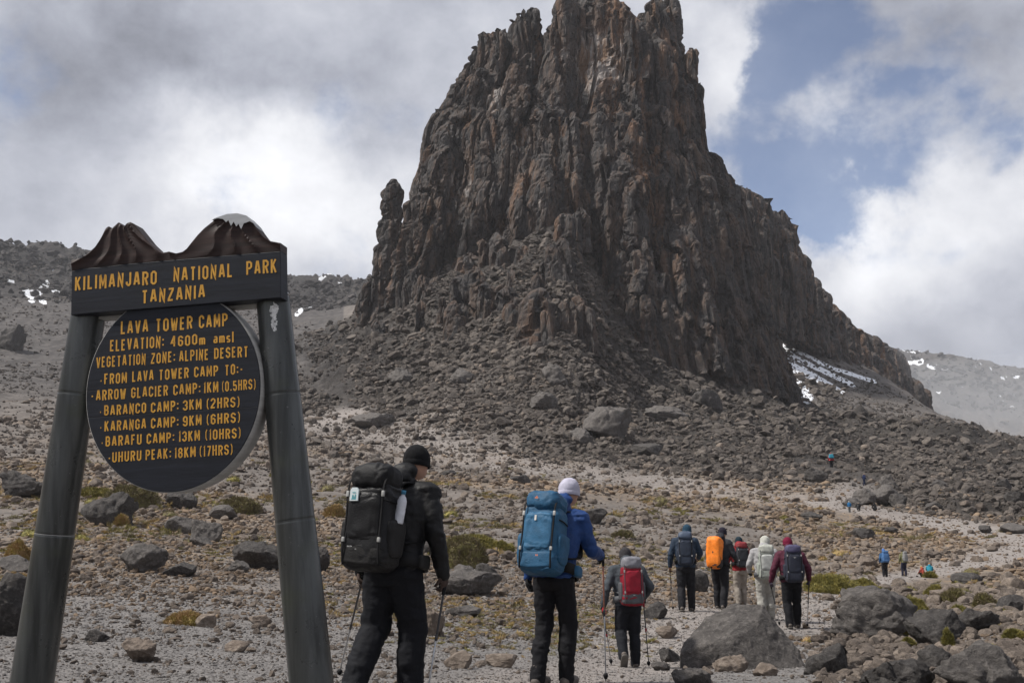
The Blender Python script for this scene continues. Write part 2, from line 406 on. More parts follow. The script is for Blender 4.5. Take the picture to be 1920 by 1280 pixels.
c = t.mix(t.step(t.add(t.mul(t.attr('path'), .9), t.mul(t.sub(nA, .5), 1.3)), .1, .95), c, t.mix(t.step(nB, .3, .7), (.185, .165, .153), (.285, .258, .240)))
c = t.mix(t.mul(t.attr('dark'), .75), c, t.mix(t.step(nF, .44, .64), (.040, .037, .036), (.125, .112, .103)))
c = t.mix(t.mul(t.attr('far'), .85), c, t.mix(t.step(nA, .4, .65), (.046, .043, .043), (.094, .087, .084)))
sc_ = t.sub(t.attr('snow'), t.add(t.mul(t.sub(nF, .42), 1.1), t.mul(t.sub(nA, .45), .45)))
sm = t.step(sc_, .30, .42)
c = t.mix(sm, c, (.80, .82, .86))
t.l.new(c, b.inputs['Base Color']); b.inputs['Roughness'].default_value = .95; b.inputs['Specular IOR Level'].default_value = .2
hgt = t.add(t.mul(nC, .012), t.add(t.mul(nB, .09), t.mul(vo, -.008)))
bn = t.new('ShaderNodeBump'); bn.inputs['Strength'].default_value = .9; bn.inputs['Distance'].default_value = 1.0
t.l.new(hgt, bn.inputs['Height'])
bn2 = t.new('ShaderNodeBump'); bn2.inputs['Distance'].default_value = 1.0; t.l.new(t.mul(t.attr('dark'), .9), bn2.inputs['Strength'])
t.l.new(t.mul(nF, 9.0), bn2.inputs['Height']); t.l.new(bn.outputs[0], bn2.inputs['Normal']); t.l.new(bn2.outputs[0], b.inputs['Normal'])
ground = link('ground', me, m); tag(ground, kind='structure')

# ================================================================== rock tower
m, t, b = mat('tower_rock')
tcn = t.new('ShaderNodeTexCoord'); v = tcn.outputs['Object']; vs1 = t.scale(v, (1, 1, .16)); vs2 = t.scale(v, (1, 1, .45))
s1 = t.noise(vs1, .10, 8, .62, .4); s2 = t.noise(vs1, .45, 10, .68, .2); s3 = t.noise(vs2, 1.6, 8, .7); s4 = t.noise(v, .25, 10, .7)
c = t.mix(t.step(s4, .35, .65), (.028, .027, .028), (.085, .077, .074))
c = t.mix(t.mul(t.step(s2, .42, .66), .75), c, (.135, .092, .068))
sz = t.new('ShaderNodeSeparateXYZ'); t.l.new(v, sz.inputs[0]); hi_ = t.add(.35, t.mul(t.step(sz.outputs[2], 48, 85), .65))
c = t.mix(t.mul(hi_, t.mul(t.step(s1, .50, .64), t.mul(t.step(s2, .40, .60), .9))), c, (.205, .115, .068))
c = t.mix(t.mul(hi_, t.mul(t.step(t.noise(vs1, .22, 6, .6, .3), .60, .70), .7)), c, (.19, .10, .05))
c = t.mix(t.mul(t.step(s3, .54, .72), .65), c, (.21, .19, .178))
c = t.mix(t.mul(t.step(t.add(t.attr('pale'), t.mul(t.sub(s2, .5), 1.5)), .42, .62), .9), c, t.mix(t.step(s2, .44, .60), (.21, .13, .08), (.36, .33, .31)))
fl = t.step(t.noise(t.scale(v, (1, 1, 2.0)), .5, 8, .7), .60, .70)
geo = t.new('ShaderNodeNewGeometry'); sp = t.new('ShaderNodeSeparateXYZ'); t.l.new(geo.outputs['Normal'], sp.inputs[0])
c = t.mix(t.mul(t.attr('snow'), t.step(t.add(sp.outputs[2], t.mul(fl, .35)), 1.0, 1.12)), c, (.78, .80, .84))
t.l.new(c, b.inputs['Base Color']); b.inputs['Roughness'].default_value = .9; b.inputs['Specular IOR Level'].default_value = .3
bn = t.new('ShaderNodeBump'); bn.inputs['Strength'].default_value = 1.0; bn.inputs['Distance'].default_value = 1.0
crack = t.vor(t.add(t.scale(v, (.5, .5, .2)), t.mul(s2, .6)) if False else t.scale(v, (.5, .5, .2)), 1.0, 'DISTANCE_TO_EDGE')
t.l.new(t.add(t.mul(s2, 1.6), t.add(t.mul(s3, .7), t.mul(t.step(crack, 0.0, .12), .35))), bn.inputs['Height'])
t.l.new(bn.outputs[0], b.inputs['Normal'])
TOWER = m

VV, FF, NB = [], [], [0]
def rib(curve, rad, seed, dz=.62, n=26, arc=None, facing=-math.pi / 2, cap=.35, stack=True):
    """one rough rock rib: curve(t) -> centre for t in 0..1 from foot to top, rad(t) -> radius"""
    rg = np.random.RandomState(seed)
    c0, c1 = curve(0.0), curve(1.0); L = (Vector(c1) - Vector(c0)).length; mN = max(8, int(L / dz))
    tt = np.linspace(0, 1, mN); C = np.array([curve(s) for s in tt]); rad_ = np.array([rad(s) for s in tt])
    ht = C[:, 2]
    ang = np.linspace(0, 2 * math.pi, n, endpoint=False) if arc is None else np.linspace(facing - arc, facing + arc, n)
    k = rg.randint(4, 7); pa = np.sort(rg.rand(k) * 2 * math.pi)
    w_ = rg.rand(k) * .35 + .82
    A = ang[None, :] + .15 * np.sin(ht / 14 + rg.rand() * 6)[:, None]
    dist = np.full(A.shape, 9.0)
    for a_, q_ in zip(pa, w_):                               # angular polygon section
        d = np.cos(A - a_); dist = np.minimum(dist, np.where(d > .25, q_ / np.maximum(d, .25), 9))
    dist = np.minimum(dist, 1.35)
    # stacked blocks: radius steps at irregular ledges
    led = np.cumsum(rg.rand(60) * 9 + 3.0); lv = rg.rand(61) * .16 + .90
    blk = lv[np.searchsorted(led, ht - ht[0])]
    if stack: blk = np.convolve(np.pad(blk, 1, 'edge'), [.2, .6, .2], 'valid')
    topt = np.clip((1 - tt) * L / (rad_.mean() * 1.1 + .01), 0, 1) ** .5 * (1 - .0) ; topt = np.maximum(topt, .18)
    Rr = rad_[:, None] * dist * blk[:, None] * (topt * (1 - cap * 0) )[:, None]
    X = C[:, 0:1] + Rr * np.cos(ang)[None]; Y = C[:, 1:2] + Rr * np.sin(ang)[None]; Z = np.repeat(ht[:, None], n, 1)
    P = np.stack([X, Y, Z], -1)
    nrm = np.stack([np.cos(ang)[None].repeat(mN, 0), np.sin(ang)[None].repeat(mN, 0), np.zeros((mN, n))], -1)
    base = NB[0]; ii = np.arange(mN * n).reshape(mN, n) + base
    if arc is None:
        jj = np.roll(ii, -1, 1); F = np.stack([ii[:-1], jj[:-1], jj[1:], ii[1:]], -1).reshape(-1, 4)
        top = C[-1] + np.array([0, 0, .1]); 
    else:
        F = np.stack([ii[:-1, :-1], ii[:-1, 1:], ii[1:, 1:], ii[1:, :-1]], -1).reshape(-1, 4)
    VV.append((P.reshape(-1, 3), nrm.reshape(-1, 3), np.repeat(rad_, n))); FF.append(F); NB[0] += mN * n
    if arc is None:
        VV.append((np.array([C[-1] + [0, 0, .15]]), np.array([[0, 0, 1.]]), np.array([.01])))
        tn = NB[0]; NB[0] += 1; l = ii[-1]
        FF.append(np.stack([l, np.roll(l, -1), np.full(n, tn), np.full(n, tn)], -1)[:, [0, 1, 2, 3]])
def flush(name, matl, label=None, cat=None, kind=None, parent=None, amp=1.0, snow=0.0, pale=()):
    P = np.concatenate([a for a, _, _ in VV]); N = np.concatenate([b_ for _, b_, _ in VV]); Rd = np.concatenate([c_ for _, _, c_ in VV])
    F = np.concatenate(FF); VV.clear(); FF.clear(); NB[0] = 0
    q = P * [1, 1, .30]
    d = .50 * fbm(P * [1, 1, .10] / 2.6, 4, 101, .6, True) + .2 * fbm(q / 5.5, 3, 107, .55, True) + .22 * fbm(P * [1, 1, .5] / 1.7, 3, 105, .55)
    wq = P + 1.6 * np.stack([vn(P / 5, 201), vn(P / 5, 202), vn(P / 5, 203)], 1)
    val, f1, f2 = cells(wq * [1, 1, .30] / 2.6, 110); d += .42 * (val - .5) - .55 * (1 - sstep(f2 - f1, 0, .16))
    val2, g1, g2 = cells(wq * [1, 1, .5] / 1.15, 120); d += .28 * (val2 - .5)
    wq2 = P + 2.2 * np.stack([vn(P / 9, 211), vn(P / 9, 212), P[:, 0] * 0], 1)
    val3, h1, h2_ = cells(wq2 * [1, 1, .05] / 4.8, 130); d += 1.5 * (val3 - .5) - 2.0 * (1 - sstep(h2_ - h1, 0, .15))
    d = d * amp * np.clip(Rd / 2.6, .35, 1.0)
    P = P + N * d[:, None]
    P[:, 2] += .5 * amp * (val - .5)
    tri = F[:, 2] == F[:, 3]
    me = bpy.data.meshes.new(name)
    fq = F[~tri]; ft = F[tri][:, :3]
    loops = np.concatenate([fq.ravel(), ft.ravel()]); tot = np.concatenate([np.full(len(fq), 4), np.full(len(ft), 3)])
    st = np.concatenate([[0], np.cumsum(tot)[:-1]])
    me.vertices.add(len(P)); me.vertices.foreach_set('co', P.astype(np.float32).ravel())
    me.loops.add(len(loops)); me.loops.foreach_set('vertex_index', loops.astype(np.int32))
    me.polygons.add(len(tot)); me.polygons.foreach_set('loop_start', st.astype(np.int32)); me.polygons.foreach_set('loop_total', tot.astype(np.int32))
    me.update(calc_edges=True); me.polygons.foreach_set('use_smooth', np.zeros(len(tot), bool))
    pl = np.zeros(len(P))
    for (px, py, Y, rx, rz, kk) in pale:
        c_ = at(px, py, Y); s_ = Y / FPX
        pl = np.maximum(pl, kk * np.exp(-((P[:, 0] - c_.x) / (rx * s_)) ** 2 - ((P[:, 2] - c_.z) / (rz * s_)) ** 2))
    vattr(me, 'pale', pl); vattr(me, 'snow', np.full(len(P), snow))
    o = link(name, me, matl, parent); tag(o, label, cat, kind=kind); return o

TD = 250.0
Lp = ([-40, 60, 100, 200, 240, 300, 400, 480, 560, 640, 760], [868, 872, 878, 832, 806, 796, 764, 738, 700, 672, 640])
Rp = ([-40, 95, 200, 275, 345, 400, 470, 600, 680, 745, 800], [1300, 1310, 1318, 1324, 1362, 1384, 1400, 1438, 1466, 1492, 1505])
def LR(py): return np.interp(py, *Lp), np.interp(py, *Rp)
def bulge(py): return np.interp(py, [-40, 150, 300, 450, 600, 760], [15, 18, 23, 29, 36, 40])
SKY = ([740, 765, 785, 800, 806, 812, 822, 830, 836, 845, 858, 868, 876, 890, 905, 925, 940, 952, 962, 970, 990, 1003, 1010, 1016, 1032, 1040, 1070, 1140, 1158, 1166, 1176, 1190, 1206, 1212, 1240, 1266, 1272, 1284, 1292, 1308, 1314, 1319, 1326, 1350, 1366],
       [440, 405, 355, 300, 250, 214, 204, 206, 222, 195, 165, 140, 108, 78, 60, 58, 58, 48, 35, 18, 12, 20, 68, 70, 35, 0, -14, -14, 5, 40, 32, 45, 36, 0, -8, -2, 60, 92, 90, 95, 140, 215, 278, 300, 345])
_gn = fbm(np.stack([np.arange(1000) / 34.0, np.zeros(1000), np.zeros(1000)], 1), 3, 55)
def tower_rib(px, pyt, r_m, layer, seed, pyb=None, full=False, wob=1.0):
    L, Rr_ = LR(max(pyt, -30)); s = np.clip((px - L) / (Rr_ - L) * 2 - 1, -1, 1)
    rg = random.Random(seed); ph = rg.random() * 6; joff = rg.uniform(-1.6, 1.6) if layer else 0.0
    if pyb is None: pyb = np.interp(px, [640, 760, 900, 1080, 1200, 1350, 1500], [640, 610, 560, 470, 700, 745, 790])
    off = {0: 7.0, 1: 1.0, 2: -2.5}[layer]
    gul = 0.0
    def curve(tq):
        py = pyb + (pyt - pyb) * tq; l_, r_ = LR(max(py, -30)); rp = r_m / .134 * .9
        x_ = (l_ + rp + r_ - rp) / 2 + s * ((r_ - l_) / 2 - rp * .85) + wob * 3 * math.sin(py / 60 + ph)
        Y = TD - bulge(py) * math.sqrt(max(0, 1 - (s * .97) ** 2)) + off * (1 - .3 * (1 - tq)) + joff
        gx_ = x_ + s * 0; w1 = 1 - .0 * tq
        Y += 7.5 * math.exp(-((x_ - (1204 + (py - 100) * .03)) / 15) ** 2) * (py < 520) + 6 * math.exp(-((x_ - (1010 - (py - 100) * .16)) / 12) ** 2) + 5 * math.exp(-((x_ - (868 - (py - 250) * .12)) / 10) ** 2) + 5 * math.exp(-((x_ - (1290 + (py - 200) * .22)) / 11) ** 2) \
            + 4.0 * float(_gn[int(min(max(x_ - 600, 0), 999))])
        Y += 11.0 * float(sstep(np.float64(py), 380.0, 560.0)) * float(1 - sstep(np.float64(x_), 1110.0, 1200.0))
        # fix the top so it meets the skyline point exactly
        x_ += (px - (LR(max(pyt, -30))[0] + LR(max(pyt, -30))[1]) / 2 - s * ((LR(max(pyt, -30))[1] - LR(max(pyt, -30))[0]) / 2 - rp * .85)) * tq * tq
        p = at(x_, py, Y); return (p.x, p.y, p.z)
    rad = lambda tq: r_m * (1.35 - .35 * tq)
    rib(curve, rad, seed, n=34 if full else 28, arc=None if full else R(115), facing=math.atan2(-1.0, s * 1.3))
rs = random.Random(3)
k = 0
px = 770.0                                                    # skyline ribs, a full round each
while px < 1372:
    wpx = rs.uniform(15, 27) if px > 860 else rs.uniform(11, 18); c_ = px + wpx / 2
    py = float(np.interp(c_, *SKY)); py = .5 * py + .5 * max(py, float(np.interp(c_ - wpx * .6, *SKY)), float(np.interp(c_ + wpx * .6, *SKY))); tower_rib(c_, py, wpx * .134 * .55, 0, 1000 + k, full=True); px += wpx * .78; k += 1
for (cx, pyt, wpx) in [(741, 0, 0)]: pass
for (cx, pyt, wpx, lay) in [(1000, 14, 22, 0), (972, 26, 16, 0), (1052, -12, 34, 1), (1095, -10, 38, 1), (1135, -8, 36, 1), (1225, -3, 26, 0), (1252, -6, 26, 0), (1298, 92, 17, 1), (822, 204, 15, 1), (905, 62, 22, 1), (938, 55, 20, 1)]:
    tower_rib(cx, pyt, wpx * .134 * .6, lay, 1500 + k, full=True, wob=.4); k += 1
for j in range(62):                                           # front ribs
    px = 792 + (j + rs.random()) / 62 * 573; sk = max(float(np.interp(px + q_, *SKY)) for q_ in (-12, 0, 12))
    wpx = rs.uniform(16, 40); tower_rib(px, sk + 16 + abs(rs.gauss(0, 1)) * 110, wpx * .134 * .55, 1, 2000 + j)
for j in range(46):                                           # buttresses standing in front
    px = 782 + (j + rs.random()) / 46 * 618; sk = float(np.interp(px, *SKY))
    base = max(sk + 60, 190); wpx = rs.uniform(16, 42)
    tower_rib(px, base + rs.random() ** 1.3 * 260, wpx * .134 * .55, 2, 3000 + j)
for j in range(16):                                           # the big face between the two notches, x 1050..1200
    px = 1040 + j * 10 + rs.uniform(-3, 3); tower_rib(px, rs.uniform(0, 35) if j % 3 else 205, rs.uniform(2.2, 3.3), 1 if j % 3 else 2, 4000 + j)
for j in range(24):                                           # right foot: columns running down to the snow gully
    px = 1130 + (j + rs.random()) / 24 * 340; l_, r_ = 0, 0
    pyt = rs.uniform(430, 640); tower_rib(min(px, LR(pyt)[1] - 8), pyt, rs.uniform(1.7, 3.2), 2, 5000 + j)
# left pinnacle, free-standing from about y 430 up
def pin(cx0, cy0, cx1, cy1, r0, r1, Y, seed, **kw):
    def curve(tq):
        p = at(cx0 + (cx1 - cx0) * tq, cy0 + (cy1 - cy0) * tq, Y); return (p.x, p.y, p.z)
    rib(curve, lambda tq: r0 + (r1 - r0) * tq, seed, **kw)
pin(728, 620, 738, 338, 3.8, 2.2, 247, 71); pin(718, 620, 729, 400, 3.6, 2.0, 246, 72); pin(708, 630, 716, 470, 3.4, 2.2, 245, 73)
pin(750, 620, 748, 452, 3.0, 1.3, 247, 74); pin(690, 640, 697, 520, 3.0, 1.6, 243, 75); pin(742, 620, 742, 450, 3.2, 2.4, 244, 76)
pin(682, 640, 684, 540, 2.2, 1.2, 243, 78)
for j in range(60):                                           # broken crags standing out of the talus ridge
    px = rs.uniform(700, 1190); pyf = rs.uniform(470, 655)
    if pyf < np.interp(px, [700, 900, 1100, 1190], [585, 500, 420, 520]): continue
    X_, Y_ = find(px, pyf, 150); zf = H(X_, Y_); hh_ = rs.uniform(3, 9); lx = rs.uniform(-1, 1)
    rib(lambda tq: (X_ + lx * tq, Y_ + 1.5 * tq, zf - 3 + (hh_ + 3) * tq), (lambda r9: (lambda tq: r9 * (1.25 - .4 * tq)))(rs.uniform(.9, 2.3)), 9000 + j, dz=.6, n=22)
PALE = [(1100, 130, 235, 26, 75, 1.0), (1130, 120, 235, 22, 60, .9), (1155, 140, 236, 22, 60, .75), (930, 200, 238, 18, 42, .95), (975, 275, 236, 20, 42, .85), (855, 350, 240, 14, 30, .6),
        (1245, 240, 240, 18, 45, .6), (1060, 130, 236, 16, 40, .5), (1310, 540, 226, 30, 30, .5), (1180, 560, 220, 40, 50, .35), (1010, 420, 230, 30, 30, .5), (880, 370, 236, 12, 26, .6), (1120, 600, 220, 60, 40, .3)]
tower = flush('rock_tower', TOWER, 'tall dark volcanic rock tower with jagged columned top above the rubble slope', 'rock formation', pale=PALE, snow=.0)

# shoulder of the massif behind the tower, running away to the right
SH = [(1350, 330, 330), (1378, 346, 335), (1398, 350, 338), (1415, 362, 342), (1436, 374, 346), (1452, 398, 350), (1468, 392, 354), (1482, 412, 358), (1490, 468, 362), (1508, 478, 370), (1522, 512, 378), (1540, 540, 388), (1556, 565, 398),
      (1574, 588, 410), (1592, 604, 425), (1610, 618, 440), (1632, 628, 455), (1652, 640, 470), (1672, 652, 485), (1690, 664, 500), (1704, 690, 512), (1716, 725, 520)]
sx = np.array([a for a, _, _ in SH], float); sy = np.array([b_ for _, b_, _ in SH], float); sd_ = np.array([c_ for _, _, c_ in SH], float)
foot = ([1340, 1440, 1500, 1560, 1620, 1700, 1730], [610, 610, 638, 668, 698, 745, 765])
k = 0
for row in range(3):
    px = 1352.0
    while px < 1722:
        st = rs.uniform(13, 26); c_ = px + st / 2; px += st * .72; k += 1
        top = float(np.interp(c_, sx, sy)) + (0 if row == 0 else abs(rs.gauss(0, 1)) * 55 + 12 * row); ft_ = float(np.interp(c_, *foot)) + 14
        if top > ft_ - 25: continue
        Y = float(np.interp(c_, sx, sd_)) - row * 9; r_ = st * Y / FPX * .62
        lean = rs.uniform(5, 25) * (ft_ - top) / 150
        pin(c_ + lean * .6, ft_, c_, top, r_ * 1.3, r_, Y, 7000 + k, dz=1.0, n=22)
shoulder = flush('rock_ridge', TOWER, 'dark snow-flecked rock ridge stepping down to the right behind the rock tower', 'rock formation', amp=1.1, snow=.6, pale=[(1610, 690, 430, 20, 20, .4), (1690, 720, 500, 20, 20, .5)])
# ================================================================== rocks
def ico(sub):
    bm = bmesh.new(); bmesh.ops.create_icosphere(bm, subdivisions=sub, radius=1.0)
    v = np.array([p.co[:] for p in bm.verts]); f = np.array([[q.index for q in p.verts] for p in bm.faces]); bm.free(); return v, f
ICO = {s: ico(s) for s in (2, 3, 4, 5, 6)}
def rock_shape(seed, sub=3, planes=11, soft=.06, flat=1.0, lo=.55, hi=.88):
    rg = np.random.RandomState(seed); v, f = ICO[sub]; v = v.copy()
    for _ in range(planes):
        n = rg.normal(size=3); n /= np.linalg.norm(n); h = rg.uniform(lo, hi)
        d = v @ n; v -= np.maximum(d - h, 0)[:, None] * n * (1 - soft)
    n = v / np.linalg.norm(v, axis=1)[:, None]
    v = v + n * (.07 * fbm(v * 2.6 + seed, 3, seed, .5, True))[:, None] + n * (.022 * fbm(v * 7 + seed, 3, seed + 5))[:, None]
    v[:, 2] *= flat
    return v, f
def rock_mesh(name, seed, smooth=False, **kw):
    v, f = rock_shape(seed, **kw); return mesh(name, v, f, smooth)

MR_TALUS = rock_mat('talus_rock', (.064, .057, .052), (.112, .099, .089), (.20, .178, .158), .5, .8, .4, True, speck=False)
MR_FIELD = rock_mat('field_rock', (.082, .069, .059), (.160, .134, .113), (.29, .248, .212), 1.2, .6, .12, True)
MR_WARM = rock_mat('ochre_rock', (.120, .090, .066), (.20, .150, .105), (.32, .245, .175), 1.2, .6, .12, True)
MR_GRAV = rock_mat('gravel_rock', (.105, .102, .100), (.20, .19, .184), (.38, .365, .35), 2.0, .5, .05, True)
M_BOULDER = rock_mat('boulder_rock', (.070, .064, .061), (.125, .114, .106), (.23, .21, .195), 2.2, 1.0, .12)
M_BOULDER2 = rock_mat('dark_boulder_rock', (.040, .037, .036), (.080, .073, .069), (.16, .148, .138), 2.6, 1.0, .12)
M_BOULDER3 = rock_mat('tan_boulder_rock', (.105, .083, .068), (.18, .145, .118), (.29, .245, .205), 2.2, .8, .05)

def instancer(name, P, S, Rt, I, variants, label, kind='stuff', cat=None):
    me = bpy.data.meshes.new(name); me.vertices.add(len(P)); me.vertices.foreach_set('co', np.asarray(P, np.float32).ravel())
    for nm, A in (('scl', S), ('rot', Rt)):
        a = me.attributes.new(nm, 'FLOAT_VECTOR', 'POINT'); a.data.foreach_set('vector', np.asarray(A, np.float32).ravel())
    a = me.attributes.new('idx', 'INT', 'POINT'); a.data.foreach_set('value', np.asarray(I, np.int32))
    o = link(name, me); tag(o, label, cat, kind=kind)
    cl = bpy.data.collections.new(name + '_shapes')
    for k_, vm_ in enumerate(variants):
        cl.objects.link(bpy.data.objects.new(f'{name}_shape_{k_:02d}', vm_))
    ng = bpy.data.node_groups.new(name + '_scatter', 'GeometryNodeTree')
    ng.interface.new_socket('Geometry', in_out='INPUT', socket_type='NodeSocketGeometry')
    ng.interface.new_socket('Geometry', in_out='OUTPUT', socket_type='NodeSocketGeometry')
    gi = ng.nodes.new('NodeGroupInput'); go = ng.nodes.new('NodeGroupOutput')
    iop = ng.nodes.new('GeometryNodeInstanceOnPoints'); ci = ng.nodes.new('GeometryNodeCollectionInfo')
    ci.inputs['Collection'].default_value = cl; ci.inputs['Separate Children'].default_value = True; ci.inputs['Reset Children'].default_value = True
    def na(nm, ty):
        n_ = ng.nodes.new('GeometryNodeInputNamedAttribute'); n_.data_type = ty; n_.inputs['Name'].default_value = nm
        return n_.outputs['Attribute']
    L = ng.links
    L.new(gi.outputs[0], iop.inputs['Points']); L.new(ci.outputs[0], iop.inputs['Instance'])
    iop.inputs['Pick Instance'].default_value = True
    L.new(na('idx', 'INT'), iop.inputs['Instance Index'])
    L.new(na('rot', 'FLOAT_VECTOR'), iop.inputs['Rotation']); L.new(na('scl', 'FLOAT_VECTOR'), iop.inputs['Scale'])
    L.new(iop.outputs[0], go.inputs[0])
    md = o.modifiers.new('scatter', 'NODES'); md.node_group = ng
    return o

def screen_px(x, y, z):
    zz = z - EYE; f = y * math.cos(PITCH) + zz * math.sin(PITCH); u = -y * math.sin(PITCH) + zz * math.cos(PITCH)
    return 960 + FPX * x / f, 640 - FPX * u / f
def sample(n, dens, r0, r1, seed, a0=R(-31), a1=R(31)):
    """points on the ground, even in solid angle from the photographer's spot, thinned by dens(x, y, r)"""
    rg = np.random.RandomState(seed); out_ = []
    got = 0; tries = 0
    while got < n and tries < 60:
        tries += 1; m_ = 60000
        t_ = rg.uniform(a0, a1, m_); l_ = rg.uniform(math.log(r0), math.log(r1), m_); r = np.exp(l_)
        x = r * np.sin(t_); y = r * np.cos(t_); r2 = r * 1.02
        z1 = zbase(x, y); z2 = zbase(r2 * np.sin(t_), r2 * np.cos(t_))
        wgt = np.maximum((z2 - EYE) / r2 - (z1 - EYE) / r, 0) / .02
        ok = rg.rand(m_) * .45 < (wgt + .01) * dens(x, y, r)
        out_.append(np.stack([x[ok], y[ok]], 1)); got += ok.sum()
    P = np.concatenate(out_)[:n]; return P, rg
TOWER_C = at(1110, 500, TD)
def not_in_tower(x, y): return 1.0
def stones(name, n, dens, smin, smax, pw, r0, r1, seed, variants, label, sink=.25, flat=(.55, .95), cat=None):
    P, rg = sample(n, dens, r0, r1, seed); r = np.hypot(P[:, 0], P[:, 1]); k = len(P)
    u = rg.rand(k); s = (smin ** (1 - pw) + u * (smax ** (1 - pw) - smin ** (1 - pw))) ** (1 / (1 - pw))
    size = s * r / FPX / 2
    S = size[:, None] * np.stack([rg.uniform(.85, 1.5, k), rg.uniform(.75, 1.15, k), rg.uniform(*flat, k)], 1)
    z = height(P[:, 0], P[:, 1]) + S[:, 2] * (1 - sink * 2) * .8
    Rt = np.stack([rg.normal(0, .28, k), rg.normal(0, .28, k), rg.uniform(0, 6.28, k)], 1)
    return instancer(name, np.column_stack([P, z]), S, Rt, rg.randint(0, len(variants), k), variants, label, cat=cat)
def variants(tag_, matl, n, seed, **kw):
    out_ = []
    for k_ in range(n):
        me_ = rock_mesh(f'{tag_}_{k_}', seed + k_, **kw); me_.materials.append(matl); out_.append(me_)
    return out_
VT = variants('talus_stone', MR_TALUS, 10, 100, planes=13, lo=.42, hi=.85); VF = variants('field_stone', MR_FIELD, 10, 200, planes=12, lo=.45)
VW = variants('ochre_stone', MR_WARM, 8, 300, planes=12, lo=.48); VG = variants('gravel_stone', MR_GRAV, 8, 400, sub=2, planes=9)
CLEAR = [(*find(*q_[:2]), q_[2]) for q_ in [(1559, 880, 1.7), (1593, 962, 1.5), (1609, 960, 1.5), (1642, 963, 1.5), (1660, 1083, 1.2), (1696, 1082, 1.2), (1738, 1084, 1.6), (1621, 925, 1.6), (1288, 1148, .5), (1352, 1144, .5), (1488, 1180, .5)]]
def free(x, y):
    m_ = 1 - .88 * pathdist(x, y)
    for (cx, cy, cr) in CLEAR:
        rr_ = math.hypot(cx, cy); al = (x * cx + y * cy) / rr_ - rr_; la = (x * cy - y * cx) / rr_
        m_ = m_ * (1 - .97 * ((np.abs(la) < cr) & (al > -cr * 2.5) & (al < cr)))
    return m_
def n2(x, y, s, seed): return vn(np.stack([x / s, y / s, np.zeros_like(x)], 1), seed)
def clump(x, y, r, seed, k=.12): return np.clip(.55 + 1.0 * fbm(np.stack([np.arctan2(x, y) * 30, np.log(r) * 22, r * 0], 1) , 3, seed), .04, 1.3)
stones('talus_rubble', 115000, lambda x, y, r: (1 - .5 * sstep(r, 175, 200) * (px_of(x, y) < 1180)) * np.clip(talus_mask(x, y) + .25 * sstep(r, 100, 150) * (px_of(x, y) > 560) * (1 - sstep(r, 300, 340)), 0, 1) * free(x, y) * (.12 + .88 * clump(x, y, r, 9)), 2.0, 24, 2.5, 95, 560, 21, VT, 'grey volcanic rubble covering the slope below the tower')
MR_CRAG = rock_mat('crag_rock', (.030, .029, .030), (.062, .057, .056), (.12, .11, .105), .25, .8, .6, True, speck=False)
VC = variants('crag_stone', MR_CRAG, 8, 500, sub=4, planes=14, lo=.42, hi=.85)
stones('skyline_crags', 6000, lambda x, y, r: sstep(r, 455, 540) * (px_of(x, y) < 720) * clump(x, y, r, 55), 3, 22, 2.3, 440, 760, 31, VC, 'dark broken crags along the left skyline', flat=(.6, 1.1), sink=.3)
stones('gully_scree', 3600, lambda x, y, r: (px_of(x, y) > 1430) * clump(x, y, r, 57), 2.0, 9, 2.5, 265, 560, 32, VT, 'small dark stones on the scree beside the snow gully')
stones('far_ridge_blocks', 2200, lambda x, y, r: (px_of(x, y) > 1500) * clump(x, y, r, 58), 3, 14, 2.3, 850, 1300, 33, VC, 'dark blocks on the far ridge at the right')
stones('hillside_rubble', 9000, lambda x, y, r: sstep(-px_of(x, y), -640, -520) * clump(x, y, r, 5) ** 2 * free(x, y), 2.2, 9, 2.6, 90, 640, 22, VT, 'small dark stones strewn over the left hillside')
stones('field_stones', 30000, lambda x, y, r: (1 - .6 * talus_mask(x, y)) * free(x, y) * clump(x, y, r, 15) * (.35 + .65 * sstep(r, 14, 22)), 3.2, 20, 2.5, 9, 200, 23, VF, 'brown grey stones scattered across the open ground')
stones('ochre_stones', 21000, lambda x, y, r: sstep(r, 15, 26) * (1 - sstep(r, 90, 135)) * free(x, y) * sstep(n2(x, y, 14, 71), -.5, .3) * clump(x, y, r, 25), 3.0, 15, 2.6, 16, 140, 24, VW, 'ochre brown stones covering the middle ground')
stones('gravel', 105000, lambda x, y, r: (1 - .45 * pathdist(x, y)), 2.0, 9, 2.8, 5.5, 45, 25, VG, 'grey stone chips covering the foreground', flat=(.3, .6))
stones('heaped_stones', 5200, lambda x, y, r: sstep(px_of(x, y), 1480, 1580) * (1 - sstep(r, 36, 50)) * free(x, y), 7, 32, 2.2, 8, 55, 27, VF, 'brown grey stones heaped over the ground at the right', flat=(.5, .9))
stones('path_grit', 14000, lambda x, y, r: .15 + pathdist(x, y), 1.6, 5, 3.2, 8, 150, 26, VF, 'fine grit lying on the paths', flat=(.4, .7))

